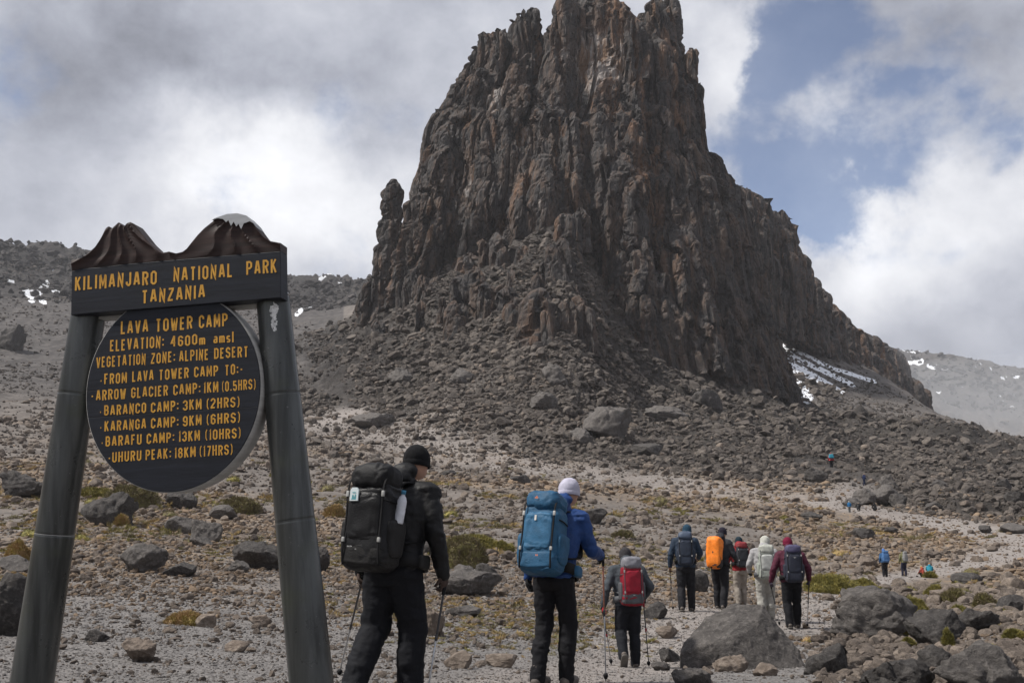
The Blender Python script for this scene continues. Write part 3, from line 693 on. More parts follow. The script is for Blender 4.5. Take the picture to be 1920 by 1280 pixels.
# ---- boulders one can tell apart
def place_rock(px, py, wpx, hpx, seed, label, matl=None, depth=1.0, yaw=None, sub=4, r0=3.0, group=None, sink=.18, planes=13, name='boulder', lo=.55, hi=.88, tilt=0.0, cat='boulder', dist=None):
    """px, py: middle of the rock's foot; wpx, hpx: size"""
    x, y = find(px, py, r0)
    if dist: p_ = at(px, py, dist); x, y = p_.x, p_.y
    s_ = math.hypot(y, 0) / FPX; W, Hh = wpx * s_, hpx * s_
    v, f = rock_shape(seed, sub=sub, planes=planes, lo=lo, hi=hi)
    ya = yaw if yaw is not None else (seed * 1.7) % 6.28
    ca, sa = math.cos(ya), math.sin(ya); v = np.stack([v[:, 0] * ca - v[:, 1] * sa, v[:, 0] * sa + v[:, 1] * ca, v[:, 2]], 1)
    lo_, hi_ = v.min(0), v.max(0); v = (v - (lo_ + hi_) / 2) / (hi_ - lo_)
    v[:, 2] += .5; v[:, 2] -= sink; v[:, 2] /= (1 - sink)
    v = v * [W, W * depth, Hh]
    if sub >= 5:
        q9 = v / W; val, f1, f2 = cells(q9 * 3.4 + .35 * fbm(q9 * 3 + seed, 2, seed)[:, None], seed); v = v * (1 + (.16 * (val - .5) * sstep(f2 - f1, 0, .12) - .05 * (1 - sstep(f2 - f1, 0, .10))))[:, None]
        n_ = v / np.maximum(np.linalg.norm(v, axis=1), 1e-6)[:, None]; q_ = v / W
        v = v + n_ * (W * (.045 * fbm(q_ * 6 + seed, 5, seed, .62) + .018 * fbm(q_ * 20 + seed, 3, seed, .6, True)))[:, None]
    me_ = mesh(name, v, f, sub >= 5)
    o = link(name, me_, matl or M_BOULDER); o.location = (x, y + W * depth * .3, H(x, y + W * depth * .3)); tag(o, label, cat, group)
    return o
B1, B2, B3 = M_BOULDER, M_BOULDER2, M_BOULDER3
# the big leaning block beside the trail
bx, by = find(1400, 1252)
def big_block():
    s_ = by / FPX
    pts = [(-118, 8, 44), (-112, 30, 52), (-58, 60, 102), (0, 84, 124), (50, 62, 124), (34, 30, 104), (2, 6, 80), (-66, -6, 62), (-121, 0, -8), (22, -24, -10), (72, -18, -10), (120, 6, -10), (104, 30, 44),
           (112, 90, -5), (0, 125, 70), (-104, 105, 10), (62, 105, 96), (-70, -16, -10)]
    bm = bmesh.new()
    for p_ in pts: bm.verts.new((p_[0] * s_, p_[1] * s_, p_[2] * s_))
    r_ = bmesh.ops.convex_hull(bm, input=bm.verts)
    bmesh.ops.delete(bm, geom=[g for g in r_['geom_interior'] if isinstance(g, bmesh.types.BMVert)], context='VERTS')
    bmesh.ops.triangulate(bm, faces=bm.faces)
    for _ in range(5): bmesh.ops.subdivide_edges(bm, edges=[e for e in bm.edges if e.calc_length() > .035], cuts=1, use_grid_fill=True)
    bmesh.ops.triangulate(bm, faces=bm.faces); bm.normal_update()
    v = np.array([p_.co[:] for p_ in bm.verts]); n_ = np.array([p_.normal[:] for p_ in bm.verts])
    d = .014 * fbm(v * 3.0, 3, 5) + .018 * fbm(v * 8, 5, 8, .6, True) + .008 * fbm(v * 40, 3, 9)
    val, f1, f2 = cells(v * 4.5 + .5 * fbm(v * 3, 2, 3)[:, None], 9); d += .012 * (val - .5) * sstep(f2 - f1, 0, .2)
    v = v + n_ * d[:, None]
    for p_, q_ in zip(bm.verts, v): p_.co = q_
    me_ = bpy.data.meshes.new('boulder'); bm.to_mesh(me_); bm.free(); me_.polygons.foreach_set('use_smooth', np.ones(len(me_.polygons), bool))
    o = link('boulder', me_, B1); o.location = (bx, by, H(bx, by) - .10); o.scale = (.98, 1, .96); tag(o, 'largest pale grey block with slanting top, hiding the legs of the hooded hiker', 'boulder')
big_block()
HERO = [
 (1650, 1192, 160, 92, 11, 'broad brownish boulder with yellow moss cushions on its right side', B1, .8, 5),
 (1772, 1212, 108, 74, 12, 'dark pointed boulder beside the mossy one, right of the trail', B2, .8, 5),
 (1848, 1300, 160, 92, 13, 'large rough grey boulder cut off by the bottom right corner', B1, .8, 5),
 (1690, 1300, 140, 66, 14, 'low dark rough boulder at the bottom edge, right of the biggest block', B2, .8, 5),
 (1560, 1262, 92, 56, 15, 'dark brown rounded boulder just right of the biggest block', B2, .8, 5),
 (1770, 1262, 80, 50, 16, 'cracked dark boulder with a moss streak between two bigger rocks at bottom right', B2, .8, 5),
 (1838, 1186, 90, 44, 17, 'dark low boulder behind the rough grey one at the right', B2, .8, 5),
 (4, 1192, 90, 118, 18, 'black rough boulder cut off by the left edge beside the sign post', B2, .8, 5),
 (187, 988, 92, 64, 19, 'dark pitted boulder seen under the left side of the round board', B2, .8, 5),
 (262, 1078, 78, 56, 20, 'grey pitted boulder standing on gravel between the two sign posts', B1, .8, 5),
 (330, 1084, 66, 26, 21, 'low dark rock touching the right foot of the pitted grey boulder', B2, .8, 4),
 (485, 1064, 116, 54, 22, 'long flat-topped boulder against the right sign post', B2, .8, 5),
 (600, 1072, 34, 54, 23, 'dark rounded rock just right of the right sign post', B2, .8, 5),
 (445, 1074, 44, 26, 24, 'small brown stone in front of the long flat-topped boulder', B1, .8, 4),
 (38, 932, 82, 48, 25, 'wide brown boulder at the left edge above the black boulder', B2, .8, 5),
 (338, 948, 60, 36, 26, 'dark rounded rock below the bottom of the round board', B2, .8, 5),
 (335, 1000, 62, 34, 27, 'brown jagged rock in the cluster between the posts', B1, .8, 4),
 (385, 1016, 56, 44, 28, 'rough brown rock, lowest of the cluster between the posts', B1, .8, 5),
 (415, 975, 50, 28, 29, 'small brown rock beside the moss cushion between the posts', B1, .8, 4),
 (20, 1075, 60, 34, 30, 'grey stone with dry grass at its right, at the left edge', B1, .8, 4),
 (375, 1028, 40, 20, 131, 'flat brown stone lying on gravel between the posts', B1, .8, 4),
 (176, 1204, 44, 24, 31, 'small dark stone on gravel just right of the left post', B2, .8, 4),
 (252, 1246, 58, 44, 32, 'brown double-topped stone at the bottom between the posts', B3, .8, 5),
 (440, 1226, 44, 22, 33, 'small pale brown stone near the bottom between the posts', B3, .8, 4),
 (486, 1168, 42, 22, 34, 'pale flat-topped stone left of the right post', B3, .8, 4),
 (384, 1172, 40, 26, 35, 'wedge-shaped tan stone beside the dry grass tuft', B3, .8, 4),
 (808, 1192, 50, 52, 36, 'brown block behind the right hand of the hiker in black', B3, .8, 5),
 (880, 1118, 128, 52, 37, 'long rough brown rock between the hikers in black and in blue', B1, .8, 5),
 (868, 1158, 66, 24, 38, 'grey slab between the hikers in black and in blue', B1, .8, 4),
 (940, 1252, 60, 28, 39, 'reddish brown stone left of the blue hiker\'s boots', B3, .8, 4),
 (858, 1256, 52, 32, 40, 'tan rounded stone near the pole of the hiker in black', B3, .8, 4),
 (910, 1100, 44, 44, 41, 'dark rock just left of the blue hiker\'s waist', B2, .8, 4),
 (800, 1040, 40, 40, 42, 'dark rock partly behind the arm of the hiker in black', B2, .8, 4),
 (840, 888, 30, 12, 43, 'small dark rock on pale ground right of the black hat', B2, .8, 4),
 (975, 914, 40, 17, 44, 'dark low rock on pale ground left of the blue pack\'s lid', B2, .8, 4),
 (1115, 985, 52, 30, 45, 'dark brown rock right of the white hat', B2, .8, 4),
 (1252, 1196, 42, 24, 46, 'brown stone on the trail right of the red pack hiker\'s boots', B3, .8, 4),
 (1258, 1240, 40, 26, 47, 'dark brown stone left of the biggest block', B2, .8, 4),
 (1375, 1262, 66, 34, 48, 'pale wedge-shaped stone leaning at the foot of the biggest block', B3, .8, 5),
 (1438, 1272, 44, 26, 49, 'small rounded pale stone at the foot of the biggest block', B3, .8, 4),
 (1300, 1285, 74, 34, 50, 'grey stone at the bottom edge left of the biggest block', B1, .8, 5),
 (1240, 1258, 36, 18, 51, 'small grey stone between the trail and the biggest block', B1, .8, 4),
 (1310, 1110, 48, 40, 52, 'pointed dark rock behind the legs of the hiker in navy', B2, .8, 4),
 (1232, 1160, 46, 32, 53, 'dark flat rock right of the red pack hiker', B2, .8, 4),
 (695, 802, 78, 28, 54, 'flat-topped round slab standing alone on the pale slope', B1, .8, 5),
 (1532, 905, 40, 27, 55, 'round dark boulder standing alone on the pale path', B2, .8, 5),
 (1140, 834, 92, 58, 56, 'biggest brown outcrop in the rubble at the foot of the tower', B1, .7, 5),
 (1250, 786, 84, 36, 57, 'brown cracked outcrop on the rubble above the biggest one', B1, .7, 5),
 (1085, 838, 54, 30, 58, 'dark lower left part of the brown outcrops in the rubble', B1, .7, 5),
 (750, 732, 52, 36, 59, 'rounded grey boulder on the slope above the flat-topped slab', B1, .8, 5),
 (865, 730, 44, 34, 60, 'dark block standing in the rubble below the ridge', B1, .8, 5),
 (1020, 782, 54, 34, 61, 'square grey block in the middle of the rubble slope', B1, .8, 5),
 (1040, 735, 50, 44, 62, 'steep-sided grey block high on the rubble slope', B1, .8, 5),
 (1330, 770, 60, 40, 63, 'rough dark block near the right foot of the tower', B2, .8, 5),
 (1215, 868, 62, 30, 64, 'low dark rock at the lower edge of the rubble slope', B2, .8, 4),
 (1663, 948, 58, 42, 65, 'biggest stone of the rock cluster on the pale path, at its right', B1, .8, 5),
 (1625, 947, 46, 32, 165, 'middle stone of the rock cluster on the pale path', B1, .8, 5),
 (1600, 951, 34, 18, 166, 'low left end of the rock cluster on the pale path', B1, .8, 5),
 (1690, 952, 34, 26, 167, 'dark stone at the right end of the rock cluster on the pale path', B2, .8, 5),
 (1668, 928, 30, 26, 66, 'pointed rock standing behind the rock cluster on the pale path', B1, .8, 5),
 (1765, 921, 28, 18, 67, 'small grey rock on rubble right of the rock cluster', B2, .8, 4),
 (1885, 930, 32, 24, 68, 'dark rock near the right edge above the path', B2, .8, 4),
 (1910, 960, 40, 30, 69, 'round dark rock cut by the right edge above the path', B2, .8, 4),
 (1526, 978, 38, 16, 70, 'low dark rock on the near side of the pale path', B2, .8, 4),
 (1672, 1003, 26, 14, 71, 'small dark rock standing on the pale path', B2, .8, 4),
 (1850, 1000, 26, 15, 72, 'small brown rock on the upper edge of the pale path', B2, .8, 4),
 (1752, 955, 30, 15, 73, 'small flat dark rock just above the pale path', B2, .8, 4),
 (12, 656, 46, 56, 74, 'dark crag standing on the left hillside at the picture edge', B2, .8, 5),
 (1905, 1000, 50, 20, 75, 'grey rock at the right edge on the pale path', B1, .8, 4),
 (1625, 1015, 40, 20, 76, 'dark low rock behind the far hiker in blue', B2, .8, 4),
 (1820, 1092, 56, 22, 77, 'dark low rock right of the crouching hikers', B2, .8, 4),
 (1900, 1150, 50, 40, 78, 'brown rock at the right edge above the rough grey boulder', B2, .8, 4),
]
for (px, py, wp, hp, sd__, lb, mt_, dp, sb) in HERO:
    place_rock(px, py, wp, hp * .93, sd__ * 7 + 3, lb, mt_, dp, sub=sb, lo=.42 if sb == 5 else .5, hi=.82)
# further boulders, one object each
ZONES = [((560, 1500, 690, 880), 95, (16, 34), VT, MR_TALUS, 'one of the grey boulders lying in the rubble slope under the tower', 'boulders in the rubble slope'),
         ((1250, 1915, 800, 930), 40, (12, 24), VT, MR_TALUS, 'one of the dark stones on the right-hand rubble slope above the path', 'stones on the right-hand slope'),
         ((560, 1500, 890, 1080), 70, (14, 32), VF, MR_FIELD, 'one of the brown rocks on the stony ground behind the hikers', 'rocks behind the hikers'),
         ((1520, 1915, 1040, 1275), 42, (20, 44), VF, MR_FIELD, 'one of the brown rocks heaped on the ground at the lower right', 'rocks at the lower right'),
         ((0, 660, 880, 1110), 42, (14, 34), VF, MR_FIELD, 'one of the brown rocks on the ground seen past the sign', 'rocks past the sign')]
free_hits = [(735, 1100, 130), (1040, 1100, 100), (1178, 1150, 50)]
for zi, ((x0, x1, y0, y1), n, (s0, s1), vr, mt_, lb, gp) in enumerate(ZONES):
    rg = random.Random(50 + zi); c_ = 0; tr = 0
    while c_ < n and tr < 900:
        tr += 1; px, py = rg.uniform(x0, x1), rg.uniform(y0, y1); X, Y = find(px, py)
        if pathdist(np.array([X]), np.array([Y]))[0] > .1: continue
        if any(abs(px - h[0]) < h[2] / 2 + 15 and -10 < h[1] - py + h[3] * .5 < h[3] + 10 for h in HERO): continue
        if 1270 < px < 1530 and 1120 < py < 1280 or 1535 < px < 1690 and 840 < py < 1000 or 1635 < px < 1770 and 1060 < py < 1120: continue
        s_ = s0 + (s1 - s0) * rg.random() ** 1.8; W = s_ * Y / FPX / 2
        o = bpy.data.objects.new('rock', vr[rg.randrange(len(vr))]); col.objects.link(o)
        sz = W * rg.uniform(.55, .85); o.location = (X, Y, H(X, Y) + sz * .35)
        o.scale = (W * rg.uniform(1, 1.3), W * rg.uniform(.8, 1.1), sz); o.rotation_euler = (rg.gauss(0, .2), rg.gauss(0, .2), rg.uniform(0, 6.28))
        tag(o, lb, 'rock', gp); c_ += 1

# ================================================================== plants
def leaf_mat(name, c1, c2, c3):
    m, t, b = mat(name); g = t.new('ShaderNodeNewGeometry'); tcn = t.new('ShaderNodeTexCoord')
    r_ = g.outputs['Random Per Island']; n_ = t.noise(tcn.outputs['Object'], 6, 4, .6)
    c = t.mix(t.step(r_, 0, 1, False), c1, c2); c = t.mix(t.step(n_, .42, .62), c, c3)
    t.l.new(c, b.inputs['Base Color']); b.inputs['Roughness'].default_value = .8; return m
ML_GREEN = leaf_mat('moss_leaf', (.10, .095, .018), (.17, .15, .035), (.24, .20, .045))
ML_BROWN = leaf_mat('dry_leaf', (.085, .065, .035), (.15, .115, .060), (.16, .145, .045))
ML_STRAW = leaf_mat('straw_leaf', (.25, .16, .07), (.36, .24, .11), (.27, .21, .06))
def cushion(px, py, wpx, hpx, seed, label, matl, n=2600, group=None, blade=.05, up=0.0, name='cushion_plant', cat='plant', lift=0.0, r0=3.0):
    x, y = find(px, py, r0); s_ = y / FPX; W, Hh = wpx * s_ / 2, hpx * s_; rg = np.random.RandomState(seed)
    u = rg.rand(n) * 2 * np.pi; ph = np.arccos(rg.rand(n) ** .8); rad_ = 1 - .22 * rg.rand(n) ** 2
    d = np.stack([np.sin(ph) * np.cos(u), np.sin(ph) * np.sin(u), np.cos(ph)], 1)
    lump = 1 + .30 * fbm(d * 2.2 + seed, 3, seed)
    c_ = d * (rad_ * lump)[:, None] * [W, W * .8, Hh]
    bl = blade * s_ * 60 * (.6 + .8 * rg.rand(n))
    dirn = d + rg.normal(0, .45, (n, 3)) + [0, 0, .35 + up]; dirn /= np.linalg.norm(dirn, axis=1)[:, None]
    side = np.cross(dirn, rg.normal(size=(n, 3))); side /= np.linalg.norm(side, axis=1)[:, None]
    wd = bl * .13
    v = np.stack([c_ - side * wd[:, None], c_ + side * wd[:, None], c_ + dirn * bl[:, None] + side * (wd * .3)[:, None]], 1).reshape(-1, 3)
    f = np.arange(3 * n).reshape(n, 3)
    core, cf = ICO[3]; lump2 = 1 + .30 * fbm(core * 2.2 + seed, 3, seed); core = core * lump2[:, None] * [W * .86, W * .69, Hh * .86]
    core[:, 2] = np.maximum(core[:, 2], -Hh * .2)
    v = np.concatenate([v, core]); f = np.concatenate([f, cf + 3 * n])
    me_ = mesh(name, v, f, False); o = link(name, me_, matl); o.location = (x, y + W * .3, H(x, y + W * .3) + lift); tag(o, label, cat, group); return o
PL = [(1560, 1112, 96, 32, 'largest yellow-green moss cushion right of the hiker in maroon', ML_GREEN), (1640, 1120, 60, 22, 'small pale green tuft right of the largest moss cushion', ML_GREEN),
      (1622, 1102, 40, 14, 'dark green cushion behind the pale green tuft', ML_GREEN), (1768, 1112, 52, 17, 'flat yellow-green cushion below the crouching hikers', ML_GREEN),
      (1792, 1132, 56, 24, 'brown-sided moss cushion right of the mossy boulder', ML_BROWN), (1850, 1140, 44, 26, 'brown rounded cushion at the right above the dark boulders', ML_BROWN),
      (1715, 1166, 70, 44, 'yellow moss hanging over the right side of the broad boulder', ML_GREEN), (1688, 1190, 40, 26, 'small bright yellow moss patch on the face of the broad boulder', ML_GREEN),
      (1705, 1212, 22, 16, 'tiny yellow tuft at the foot of the dark pointed boulder', ML_GREEN), (1800, 1154, 30, 18, 'small lime tuft behind the dark pointed boulder', ML_GREEN),
      (240, 948, 92, 38, 'wide yellow-brown cushion left of the bottom of the round board', ML_BROWN), (175, 936, 70, 18, 'yellow moss strip behind the pitted boulder', ML_GREEN),
      (445, 962, 76, 30, 'green-brown moss cushion between the posts right of the round board\'s foot', ML_BROWN), (225, 990, 28, 22, 'yellow tuft at the right foot of the dark pitted boulder', ML_STRAW),
      (868, 1068, 92, 52, 'largest brown-green bush beside the elbow of the hiker in black', ML_BROWN), (885, 1022, 90, 22, 'low yellow-green moss row above the brown bush', ML_GREEN),
      (940, 1030, 50, 18, 'small moss clump left of the blue pack', ML_GREEN), (905, 1100, 40, 20, 'olive tuft on the rocks left of the blue jacket\'s sleeve', ML_GREEN),
      (30, 1060, 44, 40, 'dry yellow grass tuft at the left edge behind the left post', ML_STRAW), (25, 1100, 60, 26, 'dry orange grass at the left edge above the black boulder', ML_STRAW),
      (345, 1166, 74, 24, 'straw-coloured dry tuft on the gravel between the posts', ML_STRAW), (1452, 1050, 30, 10, 'small moss patch between the hikers in grey and in red', ML_GREEN),
      (1170, 1010, 40, 12, 'thin moss patch on the stones right of the white hat', ML_BROWN), (1745, 1082, 22, 8, 'tiny yellow tuft at the crouching hikers\' feet', ML_GREEN),
      (625, 975, 40, 20, 'yellow tuft between the right post and the black pack', ML_STRAW), (1205, 1110, 44, 18, 'straw tuft right of the red pack hiker', ML_STRAW),
      (1905, 1195, 40, 20, 'olive tuft at the right edge', ML_GREEN), (1780, 1215, 20, 30, 'moss streak on the cracked dark boulder', ML_GREEN)]
for i_, (px, py, wp, hp, lb, mt_) in enumerate(PL):
    cushion(px, py, wp, hp, 900 + i_, lb, mt_, n=int(1500 + wp * hp * 1.5), blade=.075)
rg = random.Random(77); c_ = 0
while c_ < 84:
    px, py = rg.choice([(rg.uniform(560, 1500), rg.uniform(930, 1110)), (rg.uniform(1500, 1915), rg.uniform(1050, 1240)), (rg.uniform(0, 640), rg.uniform(890, 1040))])
    X, Y = find(px, py)
    if pathdist(np.array([X]), np.array([Y]))[0] > .1: continue
    wp = rg.uniform(9, 34); cushion(px, py, wp, wp * .36, 1200 + c_, 'one of the little yellow tufts growing among the stones', rg.choice([ML_GREEN, ML_STRAW, ML_GREEN, ML_BROWN]), n=260, group='little tufts among the stones', blade=.05); c_ += 1

def tuft_shape(seed, matl, n=170):
    rg = np.random.RandomState(seed); u = rg.rand(n) * 6.283; q = rg.rand(n) ** .6; c_ = np.stack([q * np.cos(u), q * np.sin(u), .1 * rg.rand(n)], 1)
    d_ = c_ * [.6, .6, 0] + rg.normal(0, .22, (n, 3)) + [0, 0, .75]; d_ /= np.linalg.norm(d_, axis=1)[:, None]; L_ = .35 + .45 * rg.rand(n); s_ = np.cross(d_, rg.normal(size=(n, 3))); s_ /= np.linalg.norm(s_, axis=1)[:, None]
    v = np.stack([c_ - s_ * .05, c_ + s_ * .05, c_ + d_ * L_[:, None]], 1).reshape(-1, 3)
    m_ = mesh(f'grass_tuft_{seed}', v, np.arange(3 * n).reshape(n, 3), False); m_.materials.append(matl); return m_
TV = [tuft_shape(1, ML_STRAW), tuft_shape(2, ML_BROWN), tuft_shape(3, ML_GREEN), tuft_shape(4, ML_BROWN), tuft_shape(5, ML_STRAW)]
stones('dry_grass', 4200, lambda x, y, r: sstep(r, 12, 18) * (1 - sstep(r, 80, 120)) * free(x, y) * sstep(n2(x, y, 7, 171), .0, .5) * (1 - .4 * (px_of(x, y) > 1100)), 7, 28, 2.4, 11, 120, 41, TV, 'dry yellow-brown grass growing between the stones', flat=(.45, .8), sink=.5)
# ================================================================== sign
YAW = R(8.1); ROLL = R(2.75); SD = 6.0
n_ax = Vector((math.sin(YAW), math.cos(YAW), 0)); u0 = Vector((math.cos(YAW), -math.sin(YAW), 0)); z0 = Vector((0, 0, 1))
u_ax = u0 * math.cos(ROLL) + z0 * math.sin(ROLL); v_ax = -u0 * math.sin(ROLL) + z0 * math.cos(ROLL)
S0 = at(330, 700, SD)
ground_z = H(S0.x, S0.y); SB = S0 - v_ax * ((S0.z - ground_z) / v_ax.z)
def sp(px, py, dep=0.0):
    """point on the sign's own plane (dep behind its front face) -> (u, v) in metres from the sign's base"""
    a, b_, c_ = ray(px, py); d = Vector((a, b_, c_)); o = Vector((0, 0, EYE)); P0 = S0 + n_ax * dep
    q = o + d * ((P0 - o).dot(n_ax) / d.dot(n_ax)) - SB
    return q.dot(u_ax), q.dot(v_ax)
sign = empty('park_sign', SB, label='wooden sign board with carved mountains and round notice board on two leaning grey posts', cat='sign')
Mx = Matrix((u_ax, n_ax, v_ax)).transposed().to_4x4(); Mx.translation = SB; sign.matrix_world = Mx
def wood(name, c, var=.35):
    m, t, b = mat(name); tcn = t.new('ShaderNodeTexCoord'); v = t.scale(tcn.outputs['Object'], (1.2, 1, 14))
    g = t.noise(v, 2.2, 8, .65, .4); n_ = t.noise(tcn.outputs['Object'], 5, 6, .6); f_ = t.noise(tcn.outputs['Object'], 60, 6, .7)
    cc = t.mix(t.step(g, .3, .7), tuple(x * (1 - var) for x in c), tuple(x * (1 + var) for x in c))
    cc = t.mix(t.mul(t.step(n_, .55, .75), .35), cc, tuple(x * 1.6 + .003 for x in c)); cc = t.mix(t.mul(t.step(f_, .62, .72), .35), cc, (.05, .05, .05))
    t.l.new(cc, b.inputs['Base Color']); t.l.new(t.add(.42, t.mul(n_, .3)), b.inputs['Roughness'])
    b.inputs['Specular IOR Level'].default_value = .28
    bn = t.new('ShaderNodeBump'); bn.inputs['Strength'].default_value = .35; bn.inputs['Distance'].default_value = .004
    t.l.new(t.add(g, t.mul(f_, .3)), bn.inputs['Height']); t.l.new(bn.outputs[0], b.inputs['Normal']); return m
MW_NAVY = wood('navy_board_paint', (.0095, .0115, .0175)); MW_BROWN = wood('brown_relief_paint', (.024, .0125, .0105), .45)
MW_EDGE = wood('grey_edge_paint', (.34, .335, .32), .2); MW_CAP = wood('snow_cap_paint', (.36, .37, .38), .15)
m, t, b = mat('ochre_letter_paint'); tcn = t.new('ShaderNodeTexCoord'); n_ = t.noise(tcn.outputs['Object'], 30, 6, .7)
t.l.new(t.mix(t.step(n_, .35, .7), (.62, .32, .03), (.46, .225, .022)), b.inputs['Base Color']); b.inputs['Roughness'].default_value = .6; MLET = m
m, t, b = mat('post_paint'); tcn = t.new('ShaderNodeTexCoord'); v = t.scale(tcn.outputs['Object'], (9, 9, .7))
g = t.noise(v, 1.6, 8, .6, .3); n_ = t.noise(tcn.outputs['Object'], 3.2, 8, .65); f_ = t.noise(tcn.outputs['Object'], 45, 6, .75)
c = t.mix(t.step(g, .3, .7), (.034, .036, .035), (.088, .093, .092)); c = t.mix(t.mul(t.step(n_, .5, .7), .45), c, (.06, .066, .045))
c = t.mix(t.mul(t.step(f_, .63, .7), .6), c, (.24, .24, .235)); t.l.new(c, b.inputs['Base Color'])
b.inputs['Metallic'].default_value = .55
t.l.new(t.add(.19, t.mul(n_, .22)), b.inputs['Roughness'])
bn = t.new('ShaderNodeBump'); bn.inputs['Strength'].default_value = .3; bn.inputs['Distance'].default_value = .003; t.l.new(t.add(g, t.mul(f_, .4)), bn.inputs['Height']); t.l.new(bn.outputs[0], b.inputs['Normal'])
MPOST = m
MSEAM = plain('pale_seam', (.30, .30, .29), .7); MPOSTCAP = plain('white_splash', (.55, .55, .54), .8, var=.3, vs_=60)

def slab(name, poly, d0, d1, matl, parent, edge=None, bev=.003):
    """polygon in sign (u, v) extruded from depth d0 (front) to d1"""
    n = len(poly); v = [(p[0], d0, p[1]) for p in poly] + [(p[0], d1, p[1]) for p in poly]
    bm = bmesh.new(); vv = [bm.verts.new(p) for p in v]
    bm.faces.new(vv[:n]); bm.faces.new(vv[n:][::-1])
    for i in range(n): bm.faces.new((vv[i], vv[i + n], vv[(i + 1) % n + n], vv[(i + 1) % n]))
    bmesh.ops.recalc_face_normals(bm, faces=bm.faces)
    if bev:
        es = [e for e in bm.edges if abs(e.verts[0].co.y - e.verts[1].co.y) < 1e-6 and e.verts[0].co.y < (d0 + d1) / 2]
        bmesh.ops.bevel(bm, geom=es, offset=bev, segments=2, profile=.5, affect='EDGES', clamp_overlap=True)
    me_ = bpy.data.meshes.new(name); bm.to_mesh(me_); bm.free()
    return link(name, me_, matl, parent)
# header board below the carved mountains
def brown_line(px): return np.interp(px, [130, 155, 196, 230, 316, 420, 525, 530], [509, 503.5, 500, 495.5, 488, 479.5, 471, 470.5])
xs = np.linspace(134.5, 526, 60)
poly = [sp(133, 590), sp(527, 557.5)] + [sp(x, brown_line(x)) for x in xs[::-1]]
header = slab('header_board', poly, 0, .112, MW_NAVY, sign)
OUT = ([134.5, 155, 179, 190, 198, 203.5, 207, 209, 214, 222.7, 228, 231.8, 237, 243.8, 251, 262, 277, 292, 303.6, 316.8, 330, 342, 350, 358.7, 370, 382.7, 404, 428, 447, 464, 476, 484, 493, 507, 526],
       [487, 483, 462.7, 444, 428, 424, 426, 429, 424, 416.4, 421, 425.5, 419, 416, 419.5, 433, 452, 466, 474, 471.5, 475, 472, 466, 454.7, 441, 428, 411, 402.8, 401.6, 406, 418, 430, 442, 452, 455.5])
def relief(name, x0, x1, lower, upper, matl, d_front, amp, nx=190, ny=16, back=.112, parent=None):
    xs = np.linspace(x0, x1, nx); V, F = [], []
    for i, x in enumerate(xs):
        yl, yu = lower(x), upper(x)
        for j in range(ny):
            tt = j / (ny - 1); py = yl + (yu - yl) * tt; uu, vv_ = sp(x, py)
            # carved gullies fanning out from the two summits
            cx = 226 if x < 318 else 446; cy = 400 if x < 318 else 385
            a_ = math.atan2(x - cx, py - cy); k_ = 9 if x < 318 else 7
            rdg = abs(math.sin(a_ * k_ + .6 * math.sin(py / 11) + (0 if x < 318 else 1.0)))
            dd = math.hypot(x - cx, py - cy); fade = min(1, max(0, (yl - py) / 14)) * min(1, dd / 24) * (1 - min(1, max(0, (tt - .93) / .07)))
            V.append((uu, d_front - amp * fade * (1 - rdg ** .7), vv_))
    nf = len(V)
    for i in range(nx - 1):
        for j in range(ny - 1):
            a_ = i * ny + j; F.append((a_, a_ + ny, a_ + ny + 1, a_ + 1))
    if back:
        for i, x in enumerate(xs):
            for py in (upper(x), lower(x)):
                uu, vv_ = sp(x, py); V.append((uu, back, vv_))
        for i in range(nx - 1):
            t0, t1 = i * ny + ny - 1, (i + 1) * ny + ny - 1; b0, b1 = nf + 2 * i, nf + 2 * i + 2
            F.append((t0, t1, b1, b0)); F.append((b0, b1, b1 + 1, b0 + 1))
        F.append((0, nf + 1, nf) + tuple(range(ny - 1, 0, -1))); l = (nx - 1) * ny
        F.append(tuple(range(l, l + ny)) + (nf + 2 * (nx - 1), nf + 2 * (nx - 1) + 1))
    return link(name, mesh(name, V, F, False), matl, parent)
rel = relief('mountain_relief', 134.5, 526, lambda x: float(brown_line(x)) - .6, lambda x: float(np.interp(x, *OUT)), MW_BROWN, .001, .015, parent=sign)
jag = ([398, 410, 420, 426, 430, 435, 440, 445, 449, 454, 459, 463, 470, 477, 484], [413.5, 410.5, 412, 418, 414, 425, 417, 426, 421, 431, 420, 419, 416, 420, 430])
relief('snow_cap', 400, 482, lambda x: float(np.interp(x, *jag)) , lambda x: float(np.interp(x, *OUT)) - .4, MW_CAP, -.0155, .0, nx=120, ny=6, back=.1125, parent=rel)
# round notice board of planks
cu, cv = sp(325, 741, .02); e0, _ = sp(162, 745, .02); e1, _ = sp(487.5, 735, .02); RD = (e1 - e0) / 2; _, cv = sp(325, 731, .02); KV = 1.095; cu = (e0 + e1) / 2
disc = bpy.data.objects.new('round_board', None); col.objects.link(disc); disc.parent = sign
cuts = [-1.0, -.62, -.22, .05, .36, .70, .865]
for a_, b_ in zip(cuts[:-1], cuts[1:]):
    lo_, hi_ = a_ * RD + .0008, b_ * RD - .0008
    pts = []
    for k_ in range(25):
        vv_ = lo_ + (hi_ - lo_) * k_ / 24; pts.append((cu + math.sqrt(max(0, RD ** 2 - vv_ ** 2)), cv + KV * vv_))
    for k_ in range(25):
        vv_ = hi_ + (lo_ - hi_) * k_ / 24; pts.append((cu - math.sqrt(max(0, RD ** 2 - vv_ ** 2)), cv + KV * vv_))
    ded = [pts[0]]
    for p_ in pts[1:]:
        if math.hypot(p_[0] - ded[-1][0], p_[1] - ded[-1][1]) > 1e-5: ded.append(p_)
    if math.hypot(ded[0][0] - ded[-1][0], ded[0][1] - ded[-1][1]) < 1e-5: ded.pop()
    slab('plank', ded, .020, .175, MW_NAVY, disc, bev=.0012)
